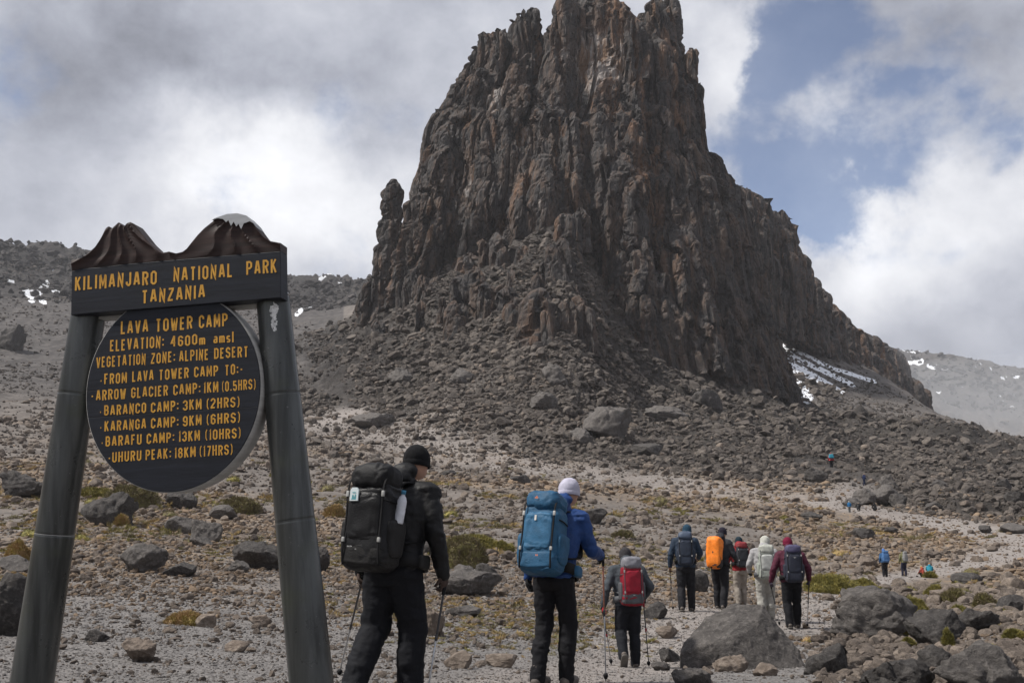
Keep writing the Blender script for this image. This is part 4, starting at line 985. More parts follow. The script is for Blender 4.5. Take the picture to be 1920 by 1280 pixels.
V, F = [], []; NB_ = 120
a0_, a1_ = math.acos(.862), 2 * math.pi - math.acos(.862)
for k_ in range(NB_ + 1):
    a_ = a0_ + (a1_ - a0_) * k_ / NB_
    for (r_, d_) in ((RD + .0006, .026), (RD + .005, .026), (RD + .005, .178), (RD + .0006, .178)):
        V.append((cu + r_ * math.sin(a_), d_, cv + KV * r_ * math.cos(a_)))
for k_ in range(NB_):
    for q in range(4): F.append((k_ * 4 + q, k_ * 4 + (q + 1) % 4, k_ * 4 + 4 + (q + 1) % 4, k_ * 4 + 4 + q))
F.append((0, 1, 2, 3)); F.append(tuple(NB_ * 4 + q for q in (3, 2, 1, 0)))
link('edge_band', mesh('edge_band', V, F), MW_EDGE, disc)
# hanger rail between the posts, under the header, behind
uA, vA = sp(190, 592, .16); uB, vB = sp(500, 566, .16)
slab('cross_rail', [(uA, vA - .03), (uB, vB - .03), (uB, vB + .03), (uA, vA + .03)], .114, .20, MW_EDGE, sign, bev=0)
# posts
def post(top, bot, wt, wb, seams):
    dep = .15; tu, tv = sp(*top, dep); bu, bv = sp(*bot, dep); rt = wt / 2 * (SD + .15) / FPX; rb = wb / 2 * (SD + .1) / FPX * .96
    # carry the shaft on into the ground
    k_ = (bv + .15) / (tv - bv) if tv != bv else 0
    gu, gv = bu + (bu - tu) * k_, bv + (bv - tv) * k_; rg_ = rb + (rb - rt) * k_
    bounds = [0.0] + [(top[1] - s_) / (top[1] - bot[1]) * (tv - bv) / (tv - gv) for s_ in seams] + [1.0]
    po = bpy.data.objects.new('post', None); col.objects.link(po); po.parent = sign
    A = Vector((tu, dep, tv)); B = Vector((gu, dep, gv)); ax = (B - A).normalized(); s1 = ax.orthogonal().normalized(); s2 = ax.cross(s1)
    for i, (f0, f1) in enumerate(zip(bounds[:-1], bounds[1:])):
        V, F = [], []; n = 48; prof = []
        L_ = (B - A).length
        f0_, f1_ = f0 * L_ + (.0015 if i else -.004), f1 * L_ - .0015
        grow = .004 * i
        for (s_, dr) in ((f0_, -.004), (f0_ + .004, 0), (f0_ + .015, 0), (f0_ + (f1_ - f0_) * .33, 0), (f0_ + (f1_ - f0_) * .66, 0), (f1_ - .015, .0), (f1_ - .004, .0), (f1_, -.003)):
            prof.append((s_, rt + (rg_ - rt) * s_ / L_ + dr + grow * .3))
        for (s_, r_) in prof:
            for q in range(n):
                a_ = 2 * math.pi * q / n; p_ = A + ax * s_ + s1 * (r_ * math.cos(a_)) + s2 * (r_ * math.sin(a_)); V.append(p_[:])
        for j in range(len(prof) - 1):
            for q in range(n): F.append((j * n + q, j * n + (q + 1) % n, (j + 1) * n + (q + 1) % n, (j + 1) * n + q))
        F.append(tuple(range(n))); F.append(tuple(range(len(prof) * n - n, len(prof) * n))[::-1])
        me_ = mesh('pipe_section', V, F); link('pipe_section', me_, MPOST, po)
        if i:
            V, F = [], []; r_ = rt + (rg_ - rt) * f0 + .0015
            for (s_, rr_) in ((f0 * L_ - .0018, r_), (f0 * L_ + .0018, r_)):
                for q in range(n):
                    a_ = 2 * math.pi * q / n; p_ = A + ax * s_ + s1 * (rr_ * math.cos(a_)) + s2 * (rr_ * math.sin(a_)); V.append(p_[:])
            for q in range(n): F.append((q, (q + 1) % n, n + (q + 1) % n, n + q))
            link('seam', mesh('seam', V, F), MSEAM if (i == 2 and top[0] < 300) else MPOST, po)
    return po, A, ax, s1, s2, rt, rg_, L_
post((166, 588), (60, 1280), 62, 78, (745, 1010))
po, A, ax, s1, s2, rt, rg_, L_ = post((511.5, 560), (584, 1280), 62, 80, (750, 988))
# splash of white paint on the right post
V, F = [], []; NU, NV = 40, 60; keep = np.zeros((NU, NV), bool); grid = {}
u_s, v_s = sp(522, 585, 0); _, v_c = sp(511, 588, 0)
c0 = (A.z - v_c)
for i in range(NU):
    for j in range(NV):
        s_ = c0 - .105 + .21 * j / NV; rr_ = rt + (rg_ - rt) * s_ / L_ + .0032
        uu = (-.002 + .075 * i / NU); d_ = -math.sqrt(max(1e-6, rr_ ** 2 - uu ** 2))
        P_ = A + ax * s_; V.append((P_.x + uu, P_.y + d_, P_.z))
Vn = np.array(V); nn = fbm(np.stack([Vn[:, 0] * 45, Vn[:, 2] * 28, Vn[:, 0] * 0], 1), 5, 3, .6).reshape(NU, NV)
gi_, gj_ = np.meshgrid(np.linspace(-1, 1, NU), np.linspace(-1, 1, NV), indexing='ij'); msk = nn + .55 * (1 - (gi_ + .35 * gj_) ** 2 * 2.5 - (gj_ + .0) ** 2 * 1.2) > .12
for i in range(NU - 1):
    for j in range(NV - 1):
        if msk[i, j]: F.append((i * NV + j, i * NV + j + 1, (i + 1) * NV + j + 1, (i + 1) * NV + j))
link('paint_splash', mesh('paint_splash', V, F), MPOSTCAP, po)

# painted lettering: condensed hand-cut capitals made of strokes
GL = {}
def _arc(cx, cy, rx, ry, a0, a1, n=5): return [(cx + rx * math.cos(R(a0 + (a1 - a0) * i / n)), cy + ry * math.sin(R(a0 + (a1 - a0) * i / n))) for i in range(n + 1)]
k = .13; W0 = .36                                  # centre lines; W0 is the usual letter width
box = lambda w, y0=0.0, y1=1.0: [(k, y0), (w - k, y0), (w, y0 + k), (w, y1 - k), (w - k, y1), (k, y1), (0, y1 - k), (0, y0 + k)]
def G(ch, w, *strokes): GL[ch] = (w, strokes)
G('A', .40, [(0, 0), (.155, 1), (.245, 1), (.40, 0)], [(.07, .30), (.33, .30)])
G('B', W0, [(0, 0), (W0 - k, 0), (W0, k), (W0, .42), (W0 - k * .7, .52), (0, .52)], [(0, 0), (0, 1), (W0 - k, 1), (W0 - .02, 1 - k), (W0 - .02, .62), (W0 - k * .7, .52)])
G('C', W0, [(W0, .28), (W0, k), (W0 - k, 0), (k, 0), (0, k), (0, 1 - k), (k, 1), (W0 - k, 1), (W0, 1 - k), (W0, .72)])
G('D', W0, [(0, 0), (W0 - k, 0), (W0, k), (W0, 1 - k), (W0 - k, 1), (0, 1), 'c'])
G('E', .31, [(.31, 0), (0, 0), (0, 1), (.31, 1)], [(0, .52), (.26, .52)])
G('F', .31, [(0, -.08), (0, 1), (.31, 1)], [(0, .52), (.26, .52)])
G('G', W0, [(.20, .46), (W0, .46), (W0, k), (W0 - k, 0), (k, 0), (0, k), (0, 1 - k), (k, 1), (W0 - k, 1), (W0, 1 - k), (W0, .74)])
G('H', W0, [(0, -.08), (0, 1.08)], [(W0, -.08), (W0, 1.08)], [(0, .52), (W0, .52)])
G('I', .02, [(0.01, -.08), (0.01, 1.08)])
G('J', .30, [(0, .30), (0, k), (k, 0), (.30 - k * .8, 0), (.30, k), (.30, 1.08)])
G('K', W0, [(0, -.08), (0, 1.08)], [(W0 - .02, 1.06), (.03, .44)], [(.12, .58), (W0, -.06)])
G('L', .29, [(0, 1.08), (0, 0), (.31, 0)])
G('M', .46, [(0, -.08), (0, .98), (.03, 1.0), (.23, .25), (.43, 1.0), (.46, .98), (.46, -.08)])
G('N', W0, [(0, -.08), (0, 1.06), (.02, 1.0), (W0 - .02, 0.0), (W0, -.06), (W0, 1.08)])
G('O', W0, box(W0) + ['c']); GL['0'] = GL['O']
G('P', W0, [(0, -.08), (0, 1), (W0 - k, 1), (W0, 1 - k), (W0, .46 + k), (W0 - k, .46), (0, .46)])
G('R', W0, [(0, -.08), (0, 1), (W0 - k, 1), (W0, 1 - k), (W0, .50 + k), (W0 - k, .50), (0, .50)], [(.19, .50), (W0, -.06)])
G('S', W0, [(0, .26), (0, k), (k, 0), (W0 - k, 0), (W0, k), (W0, .38), (W0 - k * .6, .48), (k * .6, .56), (0, .66), (0, 1 - k), (k, 1), (W0 - k, 1), (W0, 1 - k), (W0, .76)])
G('T', .36, [(0, 1), (.36, 1)], [(.18, 1), (.18, -.08)])
G('U', W0, [(0, 1.08), (0, k), (k, 0), (W0 - k, 0), (W0, k), (W0, 1.08)])
G('V', .38, [(0, 1.06), (.165, 0), (.215, 0), (.38, 1.06)])
G('W', .52, [(0, 1.06), (.12, 0), (.16, 0), (.26, .85), (.36, 0), (.40, 0), (.52, 1.06)])
G('Z', .34, [(0, 1), (.34, 1), (.34, .9), (0, .10), (0, 0), (.34, 0)])
G('1', .06, [(0.0, .90), (.06, 1.0), (.06, -.08)])
G('2', W0, [(0, .74), (0, 1 - k), (k, 1), (W0 - k, 1), (W0, 1 - k), (W0, .62), (0, .10), (0, 0), (W0, 0)])
G('3', W0, [(0, .24), (0, k), (k, 0), (W0 - k, 0), (W0, k), (W0, .42), (W0 - k * .7, .52), (.14, .52)], [(W0 - k * .7, .52), (W0, .62), (W0, 1 - k), (W0 - k, 1), (k, 1), (0, 1 - k), (0, .78)])
G('4', .40, [(.29, -.08), (.29, 1.0), (.24, 1.0), (0, .30), (.40, .30)])
G('5', W0, [(0, .24), (0, k), (k, 0), (W0 - k, 0), (W0, k), (W0, .48), (W0 - k, .60), (0, .56), (0, 1), (W0 - .02, 1)])
G('6', W0, [(W0, .78), (W0, 1 - k), (W0 - k, 1), (k, 1), (0, 1 - k), (0, k), (k, 0), (W0 - k, 0), (W0, k), (W0, .44), (W0 - k, .56), (0, .56)])
G('7', .33, [(0, 1), (.33, 1), (.33, .9), (.12, -.08)])
G('8', W0, box(W0, 0, .54) + ['c'], [(0.02, .60), (.02, 1 - k), (k, 1), (W0 - k, 1), (W0 - .02, 1 - k), (W0 - .02, .60)])
G('9', W0, [(0, .22), (0, k), (k, 0), (W0 - k, 0), (W0, k), (W0, 1 - k), (W0 - k, 1), (k, 1), (0, 1 - k), (0, .56), (k, .44), (W0, .44)])
G(':', .04, [(.02, .10), (.02, .26)], [(.02, .62), (.02, .78)])
G('.', .05, [(.02, -.06), (.02, .08)])
G('-', .18, [(0, .42), (.18, .42)]); G('*', .08, [(0, .36), (.09, .36)])
G('(', .12, [(.14, 1.12), (.02, .82), (.02, .18), (.14, -.12)]); G(')', .12, [(0, 1.12), (.12, .82), (.12, .18), (0, -.12)])
G('m', .46, [(0, -.08), (0, .66)], [(0, .50), (.08, .60), (.17, .60), (.23, .50), (.23, -.08)], [(.23, .50), (.31, .60), (.40, .60), (.46, .50), (.46, -.08)])
G('a', .28, [(.02, .56), (.07, .60), (.22, .60), (.28, .52), (.28, -.06)], [(.28, .32), (.06, .32), (0, .25), (0, .06), (.06, 0), (.20, 0), (.28, .08)])
G('s', .26, [(0, .06), (.05, 0), (.21, 0), (.26, .06), (.26, .22), (0, .36), (0, .54), (.05, .60), (.21, .60), (.26, .54)])
G('l', .02, [(0.01, -.08), (0.01, 1.1)])
SWD = .165
def stroke_faces(pts, V, F, tf, dep, sw):
    closed = pts[-1] == 'c'; pts = [Vector(p) for p in pts if p != 'c']; n = len(pts); L_, R_ = [], []
    for i in range(n):
        a_ = pts[i - 1] if (i > 0 or closed) else None; c_ = pts[(i + 1) % n] if (i < n - 1 or closed) else None
        d1 = (pts[i] - a_).normalized() if a_ is not None else None; d2 = (c_ - pts[i]).normalized() if c_ is not None else None
        if d1 is None: d1 = d2
        if d2 is None: d2 = d1
        n1 = Vector((-d1.y, d1.x)); n2_ = Vector((-d2.y, d2.x)); mm = n1 + n2_
        if mm.length < 1e-4: mm = n1.copy()
        mm.normalize(); q = sw / 2 / max(.42, mm.dot(n1)); L_.append(pts[i] + mm * q); R_.append(pts[i] - mm * q)
    b0 = len(V)
    for a_, c_ in zip(L_, R_):
        for p in (a_, c_): uu, vv_ = tf(p.x, p.y); V.append((uu, dep, vv_))
    for i in range(n if closed else n - 1):
        j = (i + 1) % n; F.append((b0 + 2 * i, b0 + 2 * j, b0 + 2 * j + 1, b0 + 2 * i + 1))
def text_line(s, p0, p1, cap, dep, parent, gap=.19):
    (u0_, v0_), (u1_, v1_) = sp(*p0, dep), sp(*p1, dep); (_, vt) = sp(p0[0], p0[1] - cap, dep); ch = vt - v0_
    ch *= .84                                                   # centre line to centre line
    wid, pos = 0.0, []
    for c_ in s:
        if c_ == ' ': wid += .26; pos.append(None); continue
        pos.append(wid); wid += GL[c_][0] + gap + SWD
    wid -= gap; Lx = math.hypot(u1_ - u0_, v1_ - v0_); ex = ((u1_ - u0_) / Lx, (v1_ - v0_) / Lx); kx = Lx / wid
    V, F = [], []; rg = random.Random(len(s) + int(p0[1]))
    for c_, po_ in zip(s, pos):
        if po_ is None: continue
        jy = rg.uniform(-.03, .03)
        tf = lambda x, y: (u0_ + ex[0] * (po_ + x + SWD / 2) * kx, v0_ + ex[1] * (po_ + x + SWD / 2) * kx + (y + SWD / 2 + jy) * ch)
        for si, st in enumerate(GL[c_][1]): stroke_faces(st, V, F, tf, dep - .0012 - .00025 * si, SWD * (1.0 if c_ not in '()' else .6))
    return link('lettering', mesh('lettering', V, F, False), MLET, parent)
for s, a_, b_, cp in [('KILIMANJARO', (140.5, 544.6), (294, 532.5), 26), ('NATIONAL', (325.3, 528.3), (436, 519.7), 26), ('PARK', (462, 515.6), (519, 510.4), 26), ('TANZANIA', (265.6, 569), (384.6, 558.3), 25)]:
    text_line(s, a_, b_, cp, 0, header)
for s, a_, b_, cp in [('LAVA', (226.5, 627), (278, 622.6), 24.5), ('TOWER', (292, 621.8), (361, 616.2), 24.5), ('CAMP', (373, 615.4), (426.7, 611), 24.5),
                      ('ELEVATION:', (206.3, 658.6), (307.5, 651), 21.5), ('4600m', (320, 650), (385, 645), 20), ('amsl', (400.5, 643.8), (438.3, 641), 20),
                      ('VEGETATION', (180.5, 689.8), (273, 682.6), 20.5), ('ZONE:', (283, 682), (328.5, 678.6), 20.5), ('ALPINE', (336, 678), (391, 674), 20.5), ('DESERT', (401.6, 673.2), (465.4, 668.4), 20.5),
                      ('*', (187.5, 721.6), (191.5, 721.3), 20), ('FROM', (195.5, 720.3), (238, 717), 20), ('LAVA', (248, 716), (288, 713), 20), ('TOWER', (298, 712.4), (354, 708), 20), ('CAMP', (364, 707.4), (409, 704), 20), ('TO:-', (421.6, 703.2), (455.5, 700.8), 20),
                      ('-', (170.6, 751.4), (175.5, 751), 20), ('ARROW', (180, 751), (236, 747), 20), ('GLACIER', (246, 746.2), (315, 741.4), 20), ('CAMP:', (325, 740.7), (376, 737), 20), ('1KM', (382, 736.6), (409.5, 734.6), 20), ('(0.5HRS)', (416, 734), (479.5, 729.4), 19.5),
                      ('*', (186.5, 779.5), (190.5, 779.2), 19.5), ('BARANCO', (195.3, 779), (274, 773.8), 19.5), ('CAMP:', (283, 773.2), (335, 769.8), 19.5), ('3KM', (343, 769.2), (378, 766.8), 19.5), ('(2HRS)', (387, 766.4), (449.6, 762.2), 19.5),
                      ('*', (187, 809.2), (191, 809), 19.5), ('KARANGA', (196, 808.8), (274, 803.4), 19.5), ('CAMP:', (283, 802.8), (335, 799.4), 19.5), ('9KM', (343, 798.8), (378, 796.4), 19.5), ('(6HRS)', (387, 795.8), (450.4, 791.4), 19.5),
                      ('*', (189.5, 837.6), (193.5, 837.4), 19.5), ('BARAFU', (198, 837), (265.5, 832.6), 19.5), ('CAMP:', (275, 832), (327, 828.6), 19.5), ('13KM', (335, 828), (375, 825.6), 19.5), ('(10HRS)', (384.5, 825), (451.6, 820.6), 19.5),
                      ('-', (202.8, 867.2), (207.5, 867), 19.5), ('UHURU', (210.5, 866.6), (265, 862.8), 19.5), ('PEAK:', (273, 862.4), (321, 859), 19.5), ('18KM', (327.5, 858.6), (367, 856), 19.5), ('(17HRS)', (374, 855.6), (436.4, 851.4), 19.5)]:
    text_line(s, a_, b_, cp, .02, disc)
# ================================================================== people
tmp_scene = bpy.data.scenes.new('workbench')
def remesh(parts, vox, smooth=3):
    V, F, n = [], [], 0
    for v, f in parts: V.append(np.asarray(v, float)); F += [tuple(int(i) + n for i in q) for q in f]; n += len(v)
    me_ = bpy.data.meshes.new('w'); me_.from_pydata(np.concatenate(V).tolist(), [], F); me_.update()
    o = bpy.data.objects.new('w', me_); tmp_scene.collection.objects.link(o)
    md = o.modifiers.new('r', 'REMESH'); md.mode = 'VOXEL'; md.voxel_size = vox
    sm_ = o.modifiers.new('s', 'SMOOTH'); sm_.iterations = smooth; sm_.factor = .5
    with bpy.context.temp_override(scene=tmp_scene, view_layer=tmp_scene.view_layers[0]):
        dg = bpy.context.evaluated_depsgraph_get(); dg.update(); res = bpy.data.meshes.new_from_object(o.evaluated_get(dg))
    bpy.data.objects.remove(o); bpy.data.meshes.remove(me_)
    res.polygons.foreach_set('use_smooth', np.ones(len(res.polygons), bool)); return res
def crumple(me_, amp, sc, seed, stretch=(1, 1, 1), oct=3, zlim=None):
    n = len(me_.vertices); v = np.empty(n * 3, np.float32); me_.vertices.foreach_get('co', v); v = v.reshape(-1, 3).astype(float)
    nn = np.empty(n * 3, np.float32); me_.vertex_normals.foreach_get('vector', nn); nn = nn.reshape(-1, 3)
    q = v * sc * np.array(stretch); q = q + .5 * np.stack([vn(q * .8, seed), vn(q * .8, seed + 1), vn(q * .8, seed + 2)], 1)
    d = amp * (1.25 * fbm(q, oct, seed, .5, True) - .2)
    v = v + nn * d[:, None]; me_.vertices.foreach_set('co', v.astype(np.float32).ravel()); me_.update(); return me_
def loft(rings, n=20):
    """rings: (x, y, z, rx, ry)"""
    V, F = [], []
    for (x, y, z, rx, ry) in rings:
        for i in range(n):
            a_ = 2 * math.pi * i / n; V.append((x + rx * math.cos(a_), y + ry * math.sin(a_), z))
    for j in range(len(rings) - 1):
        for i in range(n): F.append((j * n + i, j * n + (i + 1) % n, (j + 1) * n + (i + 1) % n, (j + 1) * n + i))
    F.append(tuple(range(n))[::-1]); F.append(tuple(range(len(rings) * n - n, len(rings) * n))); return V, F
def cap(p0, p1, r0, r1, n=14, m=5):
    p0, p1 = Vector(p0), Vector(p1); ax_ = p1 - p0; L_ = max(ax_.length, 1e-5); ax_ = ax_ / L_; a = ax_.orthogonal().normalized(); b_ = ax_.cross(a)
    V, F = [(p0 - ax_ * r0)[:]], []; st = []
    for i in range(1, m + 1): t_ = math.pi / 2 * i / m; st.append((-r0 * math.cos(t_), r0 * math.sin(t_)))
    for i in range(0, m): t_ = math.pi / 2 * i / m; st.append((L_ + r1 * math.sin(t_), r1 * math.cos(t_)))
    for (s_, r_) in st:
        for q in range(n): an = 2 * math.pi * q / n; V.append((p0 + ax_ * s_ + a * (r_ * math.cos(an)) + b_ * (r_ * math.sin(an)))[:])
    V.append((p1 + ax_ * r1)[:]); l = len(V) - 1
    for q in range(n): F.append((0, 1 + (q + 1) % n, 1 + q))
    for j in range(len(st) - 1):
        for q in range(n): F.append((1 + j * n + q, 1 + j * n + (q + 1) % n, 1 + (j + 1) * n + (q + 1) % n, 1 + (j + 1) * n + q))
    e_ = 1 + (len(st) - 1) * n
    for q in range(n): F.append((e_ + q, e_ + (q + 1) % n, l))
    return V, F
def ell(c, r, sub=3, rot=None):
    v, f = ICO[sub]; v = v * np.array(r)
    if rot is not None: v = v @ np.array(Euler(rot).to_matrix()).T
    return v + np.array(c), f
def sell(c, r, e1=.5, e2=.5, nu=36, nv=22, rot=None, taper=0.0):
    """superellipsoid: boxy, rounded"""
    V, F = [], []; pw = lambda x, e: math.copysign(abs(x) ** e, x)
    for j in range(nv + 1):
        ph = -math.pi / 2 + math.pi * j / nv
        for i in range(nu):
            t_ = 2 * math.pi * i / nu; z = pw(math.sin(ph), e1); k_ = pw(math.cos(ph), e1); tp = 1 + taper * z
            V.append((r[0] * k_ * pw(math.cos(t_), e2) * tp, r[1] * k_ * pw(math.sin(t_), e2) * tp, r[2] * z))
    for j in range(nv):
        for i in range(nu): F.append((j * nu + i, j * nu + (i + 1) % nu, (j + 1) * nu + (i + 1) % nu, (j + 1) * nu + i))
    V = np.array(V)
    if rot is not None: V = V @ np.array(Euler(rot).to_matrix()).T
    return V + np.array(c), F
def strip(pts, w_, th_, side=None, n=None):
    """flat webbing along points"""
    P = [Vector(p) for p in pts]; V, F = [], []
    for i, p in enumerate(P):
        d = (P[min(i + 1, len(P) - 1)] - P[max(i - 1, 0)]).normalized(); s_ = Vector(side) if side else Vector((1, 0, 0)); s_ = (s_ - d * s_.dot(d)).normalized(); u_ = d.cross(s_)
        for (a, b_) in ((-1, -1), (1, -1), (1, 1), (-1, 1)): V.append((p + s_ * (a * w_ / 2) + u_ * (b_ * th_ / 2))[:])
    for i in range(len(P) - 1):
        for q in range(4): F.append((4 * i + q, 4 * i + (q + 1) % 4, 4 * i + 4 + (q + 1) % 4, 4 * i + 4 + q))
    F.append((3, 2, 1, 0)); F.append(tuple(4 * (len(P) - 1) + q for q in range(4))); return V, F
def smoothpath(pts, k=5):
    P = [Vector(p) for p in pts]; out_ = []
    for i in range(len(P) - 1):
        p0, p1, p2, p3 = P[max(i - 1, 0)], P[i], P[i + 1], P[min(i + 2, len(P) - 1)]
        for j in range(k):
            t_ = j / k; out_.append(.5 * ((2 * p1) + (p2 - p0) * t_ + (2 * p0 - 5 * p1 + 4 * p2 - p3) * t_ ** 2 + (3 * p1 - p0 - 3 * p2 + p3) * t_ ** 3))
    out_.append(P[-1]); return out_
CL = {}
def cloth(name, c, rough=.75, sheen=0.0, **kw):
    if name not in CL:
        CL[name] = plain(name, c, rough, var=.16, vs_=14, bump=.35, bs=90, sheen=sheen, **kw); CL[name].node_tree.nodes['Principled BSDF'].inputs['Specular IOR Level'].default_value = .22
    return CL[name]
SKIN = plain('skin', (.42, .24, .17), .55, var=.12)
SOLE = plain('boot_sole', (.10, .09, .08), .8); BOOT = plain('boot_leather', (.085, .070, .060), .7, bump=.4); BOOT2 = plain('pale_boot', (.15, .13, .105), .85)
BUCK = plain('grey_buckle', (.30, .30, .29), .5); WEB = plain('black_webbing', (.012, .012, .013), .7)
WEB.node_tree.nodes['Principled BSDF'].inputs['Specular IOR Level'].default_value = .12
CARBON = plain('pole_carbon', (.03, .03, .033), .35); ALU = plain('pole_aluminium', (.42, .43, .45), .32, metal=.8)

def finger_hand(wr, dirn, r, side=1, grip=True):
    """palm, four bent fingers and a thumb, as one set of overlapping solids"""
    d = Vector(dirn).normalized(); x = Vector((side, 0, 0)); x = (x - d * x.dot(d)).normalized(); y = d.cross(x) * side; wr = Vector(wr); P = []
    pc = wr + d * .055 * r; P.append(ell(pc, (.018 * r + .006, .040 * r, .045 * r), 2))
    for k_ in range(4):
        off = y * ((k_ - 1.5) * .021 * r); L_ = (.036, .042, .040, .032)[k_] * r; a = wr + d * .085 * r + off; b_ = a + (d * .75 - x * .65) * L_; c_ = b_ + (-x * (.9 if grip else .4) - d * (.35 if grip else -.7)) * L_ * .85
        P.append(cap(a - d * .02, b_, .0098 * r, .0092 * r, 8, 3)); P.append(cap(b_, c_, .0092 * r, .0078 * r, 8, 3))
    a = wr + d * .03 * r + y * .032 * r; b_ = a + (d * .5 + y * .55 - x * .35) * .042 * r; c_ = b_ + (d * .5 - x * .7 - y * .1) * .036 * r
    P.append(cap(a, b_, .013 * r, .011 * r, 8, 3)); P.append(cap(b_, c_, .011 * r, .009 * r, 8, 3)); return P

def hiker(px, feet, head, yaw, label, o_, lod=0, r0=3.0, pose=None, Yd=None, kneel=False, group=None):
    """person standing on the ground where the sight line through (px, feet) meets it"""
    if Yd: p_ = at(px, feet, Yd); x, y = p_.x, p_.y
    else: x, y = find(px, feet, r0)
    hgt = (feet - head) * y / FPX * 1.0; S = hgt / (1.76 if not kneel else .95)
    z = H(x, y) if not Yd else H(x, y)
    z = max(z - .02, z - .02)
    root = empty('person', (x, y, z), -R(yaw), label=label, cat='person', group=group); root.scale = (S, S, S)
    vox = (.0115, .017, .028)[lod]; J = dict(hipL=(-.09, 0, .93), hipR=(.09, 0, .93), kneeL=(-.10, .06, .50), kneeR=(.10, .02, .50), ankL=(-.10, -.08, .09), ankR=(.10, .06, .09),
        shL=(-.19, .05, 1.40), shR=(.19, .05, 1.40), elL=(-.27, .0, 1.16), elR=(.27, .0, 1.16), wrL=(-.27, .10, .92), wrR=(.27, .10, .92), lean=.06, bulk=1.0, head=(0, .10, 1.64), footL=(0, 1), footR=(0, 1), hdir=0.0)
    J.update(pose or {}); B = J['bulk']; ln = J['lean']
    if kneel:
        J.update(hipL=(-.09, -.05, .30), hipR=(.09, -.05, .30), kneeL=(-.14, .28, .40), kneeR=(.14, .28, .34), ankL=(-.12, .12, .06), ankR=(.12, .10, .06), shL=(-.18, .12, .74), shR=(.18, .12, .74),
                 elL=(-.24, .26, .52), elR=(.24, .26, .52), wrL=(-.12, .42, .42), wrR=(.12, .42, .42), head=(0, .20, .90), lean=.16)
    hx, hy, hz = J['head']; zc = J['shL'][2] + .03; zh = J['hipL'][2]; yb = J['hipL'][1]; sy_ = J['shL'][1]
    jm, tm_, hm = o_['jacket'], o_['trousers'], o_['hat']
    # body: one continuous mesh, mostly under the clothes
    bd = [cap((0, yb, zh), (0, (yb + sy_) / 2, (zh + zc) / 2), .11, .12), cap((0, (yb + sy_) / 2, (zh + zc) / 2), (0, sy_, zc - .06), .12, .11), cap((0, sy_, zc), (0, hy - .02, hz - .08), .062, .056),
          ell((hx, hy, hz), (.076, .092, .112)), ell((hx, hy + .02, hz - .055), (.060, .072, .062)), cap((hx, hy + .088, hz + .005), (hx, hy + .108, hz - .028), .010, .015, 8, 3),
          ell((hx - .078, hy - .005, hz - .012), (.012, .022, .032), 2), ell((hx + .078, hy - .005, hz - .012), (.012, .022, .032), 2), ell((hx, hy + .085, hz - .066), (.028, .014, .009), 2),
          cap((hx - .045, hy + .078, hz + .022), (hx + .045, hy + .078, hz + .022), .012, .012, 8, 3)]
    for s_ in 'LR':
        bd += [cap(J['sh' + s_], J['el' + s_], .048, .042), cap(J['el' + s_], J['wr' + s_], .042, .028), cap((0, sy_, zc - .04), J['sh' + s_], .07, .05), cap(J['hip' + s_], J['knee' + s_], .075, .052), cap(J['knee' + s_], J['ank' + s_], .052, .036)]
    body = remesh(bd, vox * 1.1, 2); link('body', body, SKIN, root)
    hands = {}
    for s_ in 'LR':
        wr = Vector(J['wr' + s_]); dr = (wr - Vector(J['el' + s_])).normalized(); sd2 = 1 if s_ == 'R' else -1
        hp = finger_hand(wr - dr * .012, dr, 1.12, sd2) + [cap(wr - dr * .05, wr + dr * .02, .032, .030, 10, 3)]
        hm_ = remesh(hp, .0055 if lod == 0 else .012, 1); link('glove' if o_.get('glove') else 'hand', hm_, o_.get('glove') or SKIN, root)
        hands[s_] = wr + dr * .075
    # jacket
    hem = zh - .03 if not kneel else zh - .02
    rx = .185 * B; ry = .132 * B
    jt = [loft([(0, yb, hem, rx * 1.0, ry * 1.04), (0, yb, hem + .03, rx * 1.03, ry * 1.06), (0, yb * .7 + sy_ * .3, hem + (zc - hem) * .25, rx * .97, ry), (0, yb * .4 + sy_ * .6 , hem + (zc - hem) * .6, rx * 1.10, ry * 1.12), (0, sy_, zc - .07, rx * 1.13, ry * 1.08), (0, sy_, zc + .0, rx * 1.0, ry * .85),
                (0, sy_ + .01, zc + .055, rx * .62, ry * .66), (0, sy_ + .02, zc + .095, .082, .082), (0, hy - .02, zc + .13, .074, .074)])]
    for s_ in 'LR':
        sh, e_, wr = Vector(J['sh' + s_]), Vector(J['el' + s_]), Vector(J['wr' + s_]); ar = .5 + .5 * B
        jt += [cap(sh, e_, .074 * ar, .060 * ar), cap(e_, wr, .060 * ar, .044 * ar), cap((0, sy_, zc - .01), sh, .085 * B, .076 * B), cap(wr - (wr - e_).normalized() * .05, wr + (wr - e_).normalized() * .004, .045 * ar, .043 * ar)]
    jt += [ell((0, sy_ - .045, zc + .10), (.105, .075, .060), 3, (.35, 0, 0)), ell((hx * .5, (sy_ + hy) / 2 - .06, zc + .135), (.100, .070, .060), 3, (.5, 0, 0)), ell((0, sy_ - .0, zc + .10), (.100, .095, .050), 3, (.35, 0, 0))]
    jme = remesh(jt, vox, 3); crumple(jme, .009 if lod < 2 else .007, 8.5, o_.get('seed', 1), (1, 1, 1.6)); crumple(jme, .004, 24, 9 + o_.get('seed', 1))
    jk = link('jacket', jme, jm, root)
    # trousers
    tb = [loft([(0, yb, zh - .13, .15 * B, .115 * B), (0, yb - .01, zh - .05, .178 * B, .135 * B), (0, yb, zh + .03, .172 * B, .122 * B), (0, yb, zh + .09, .16 * B, .115 * B)])]
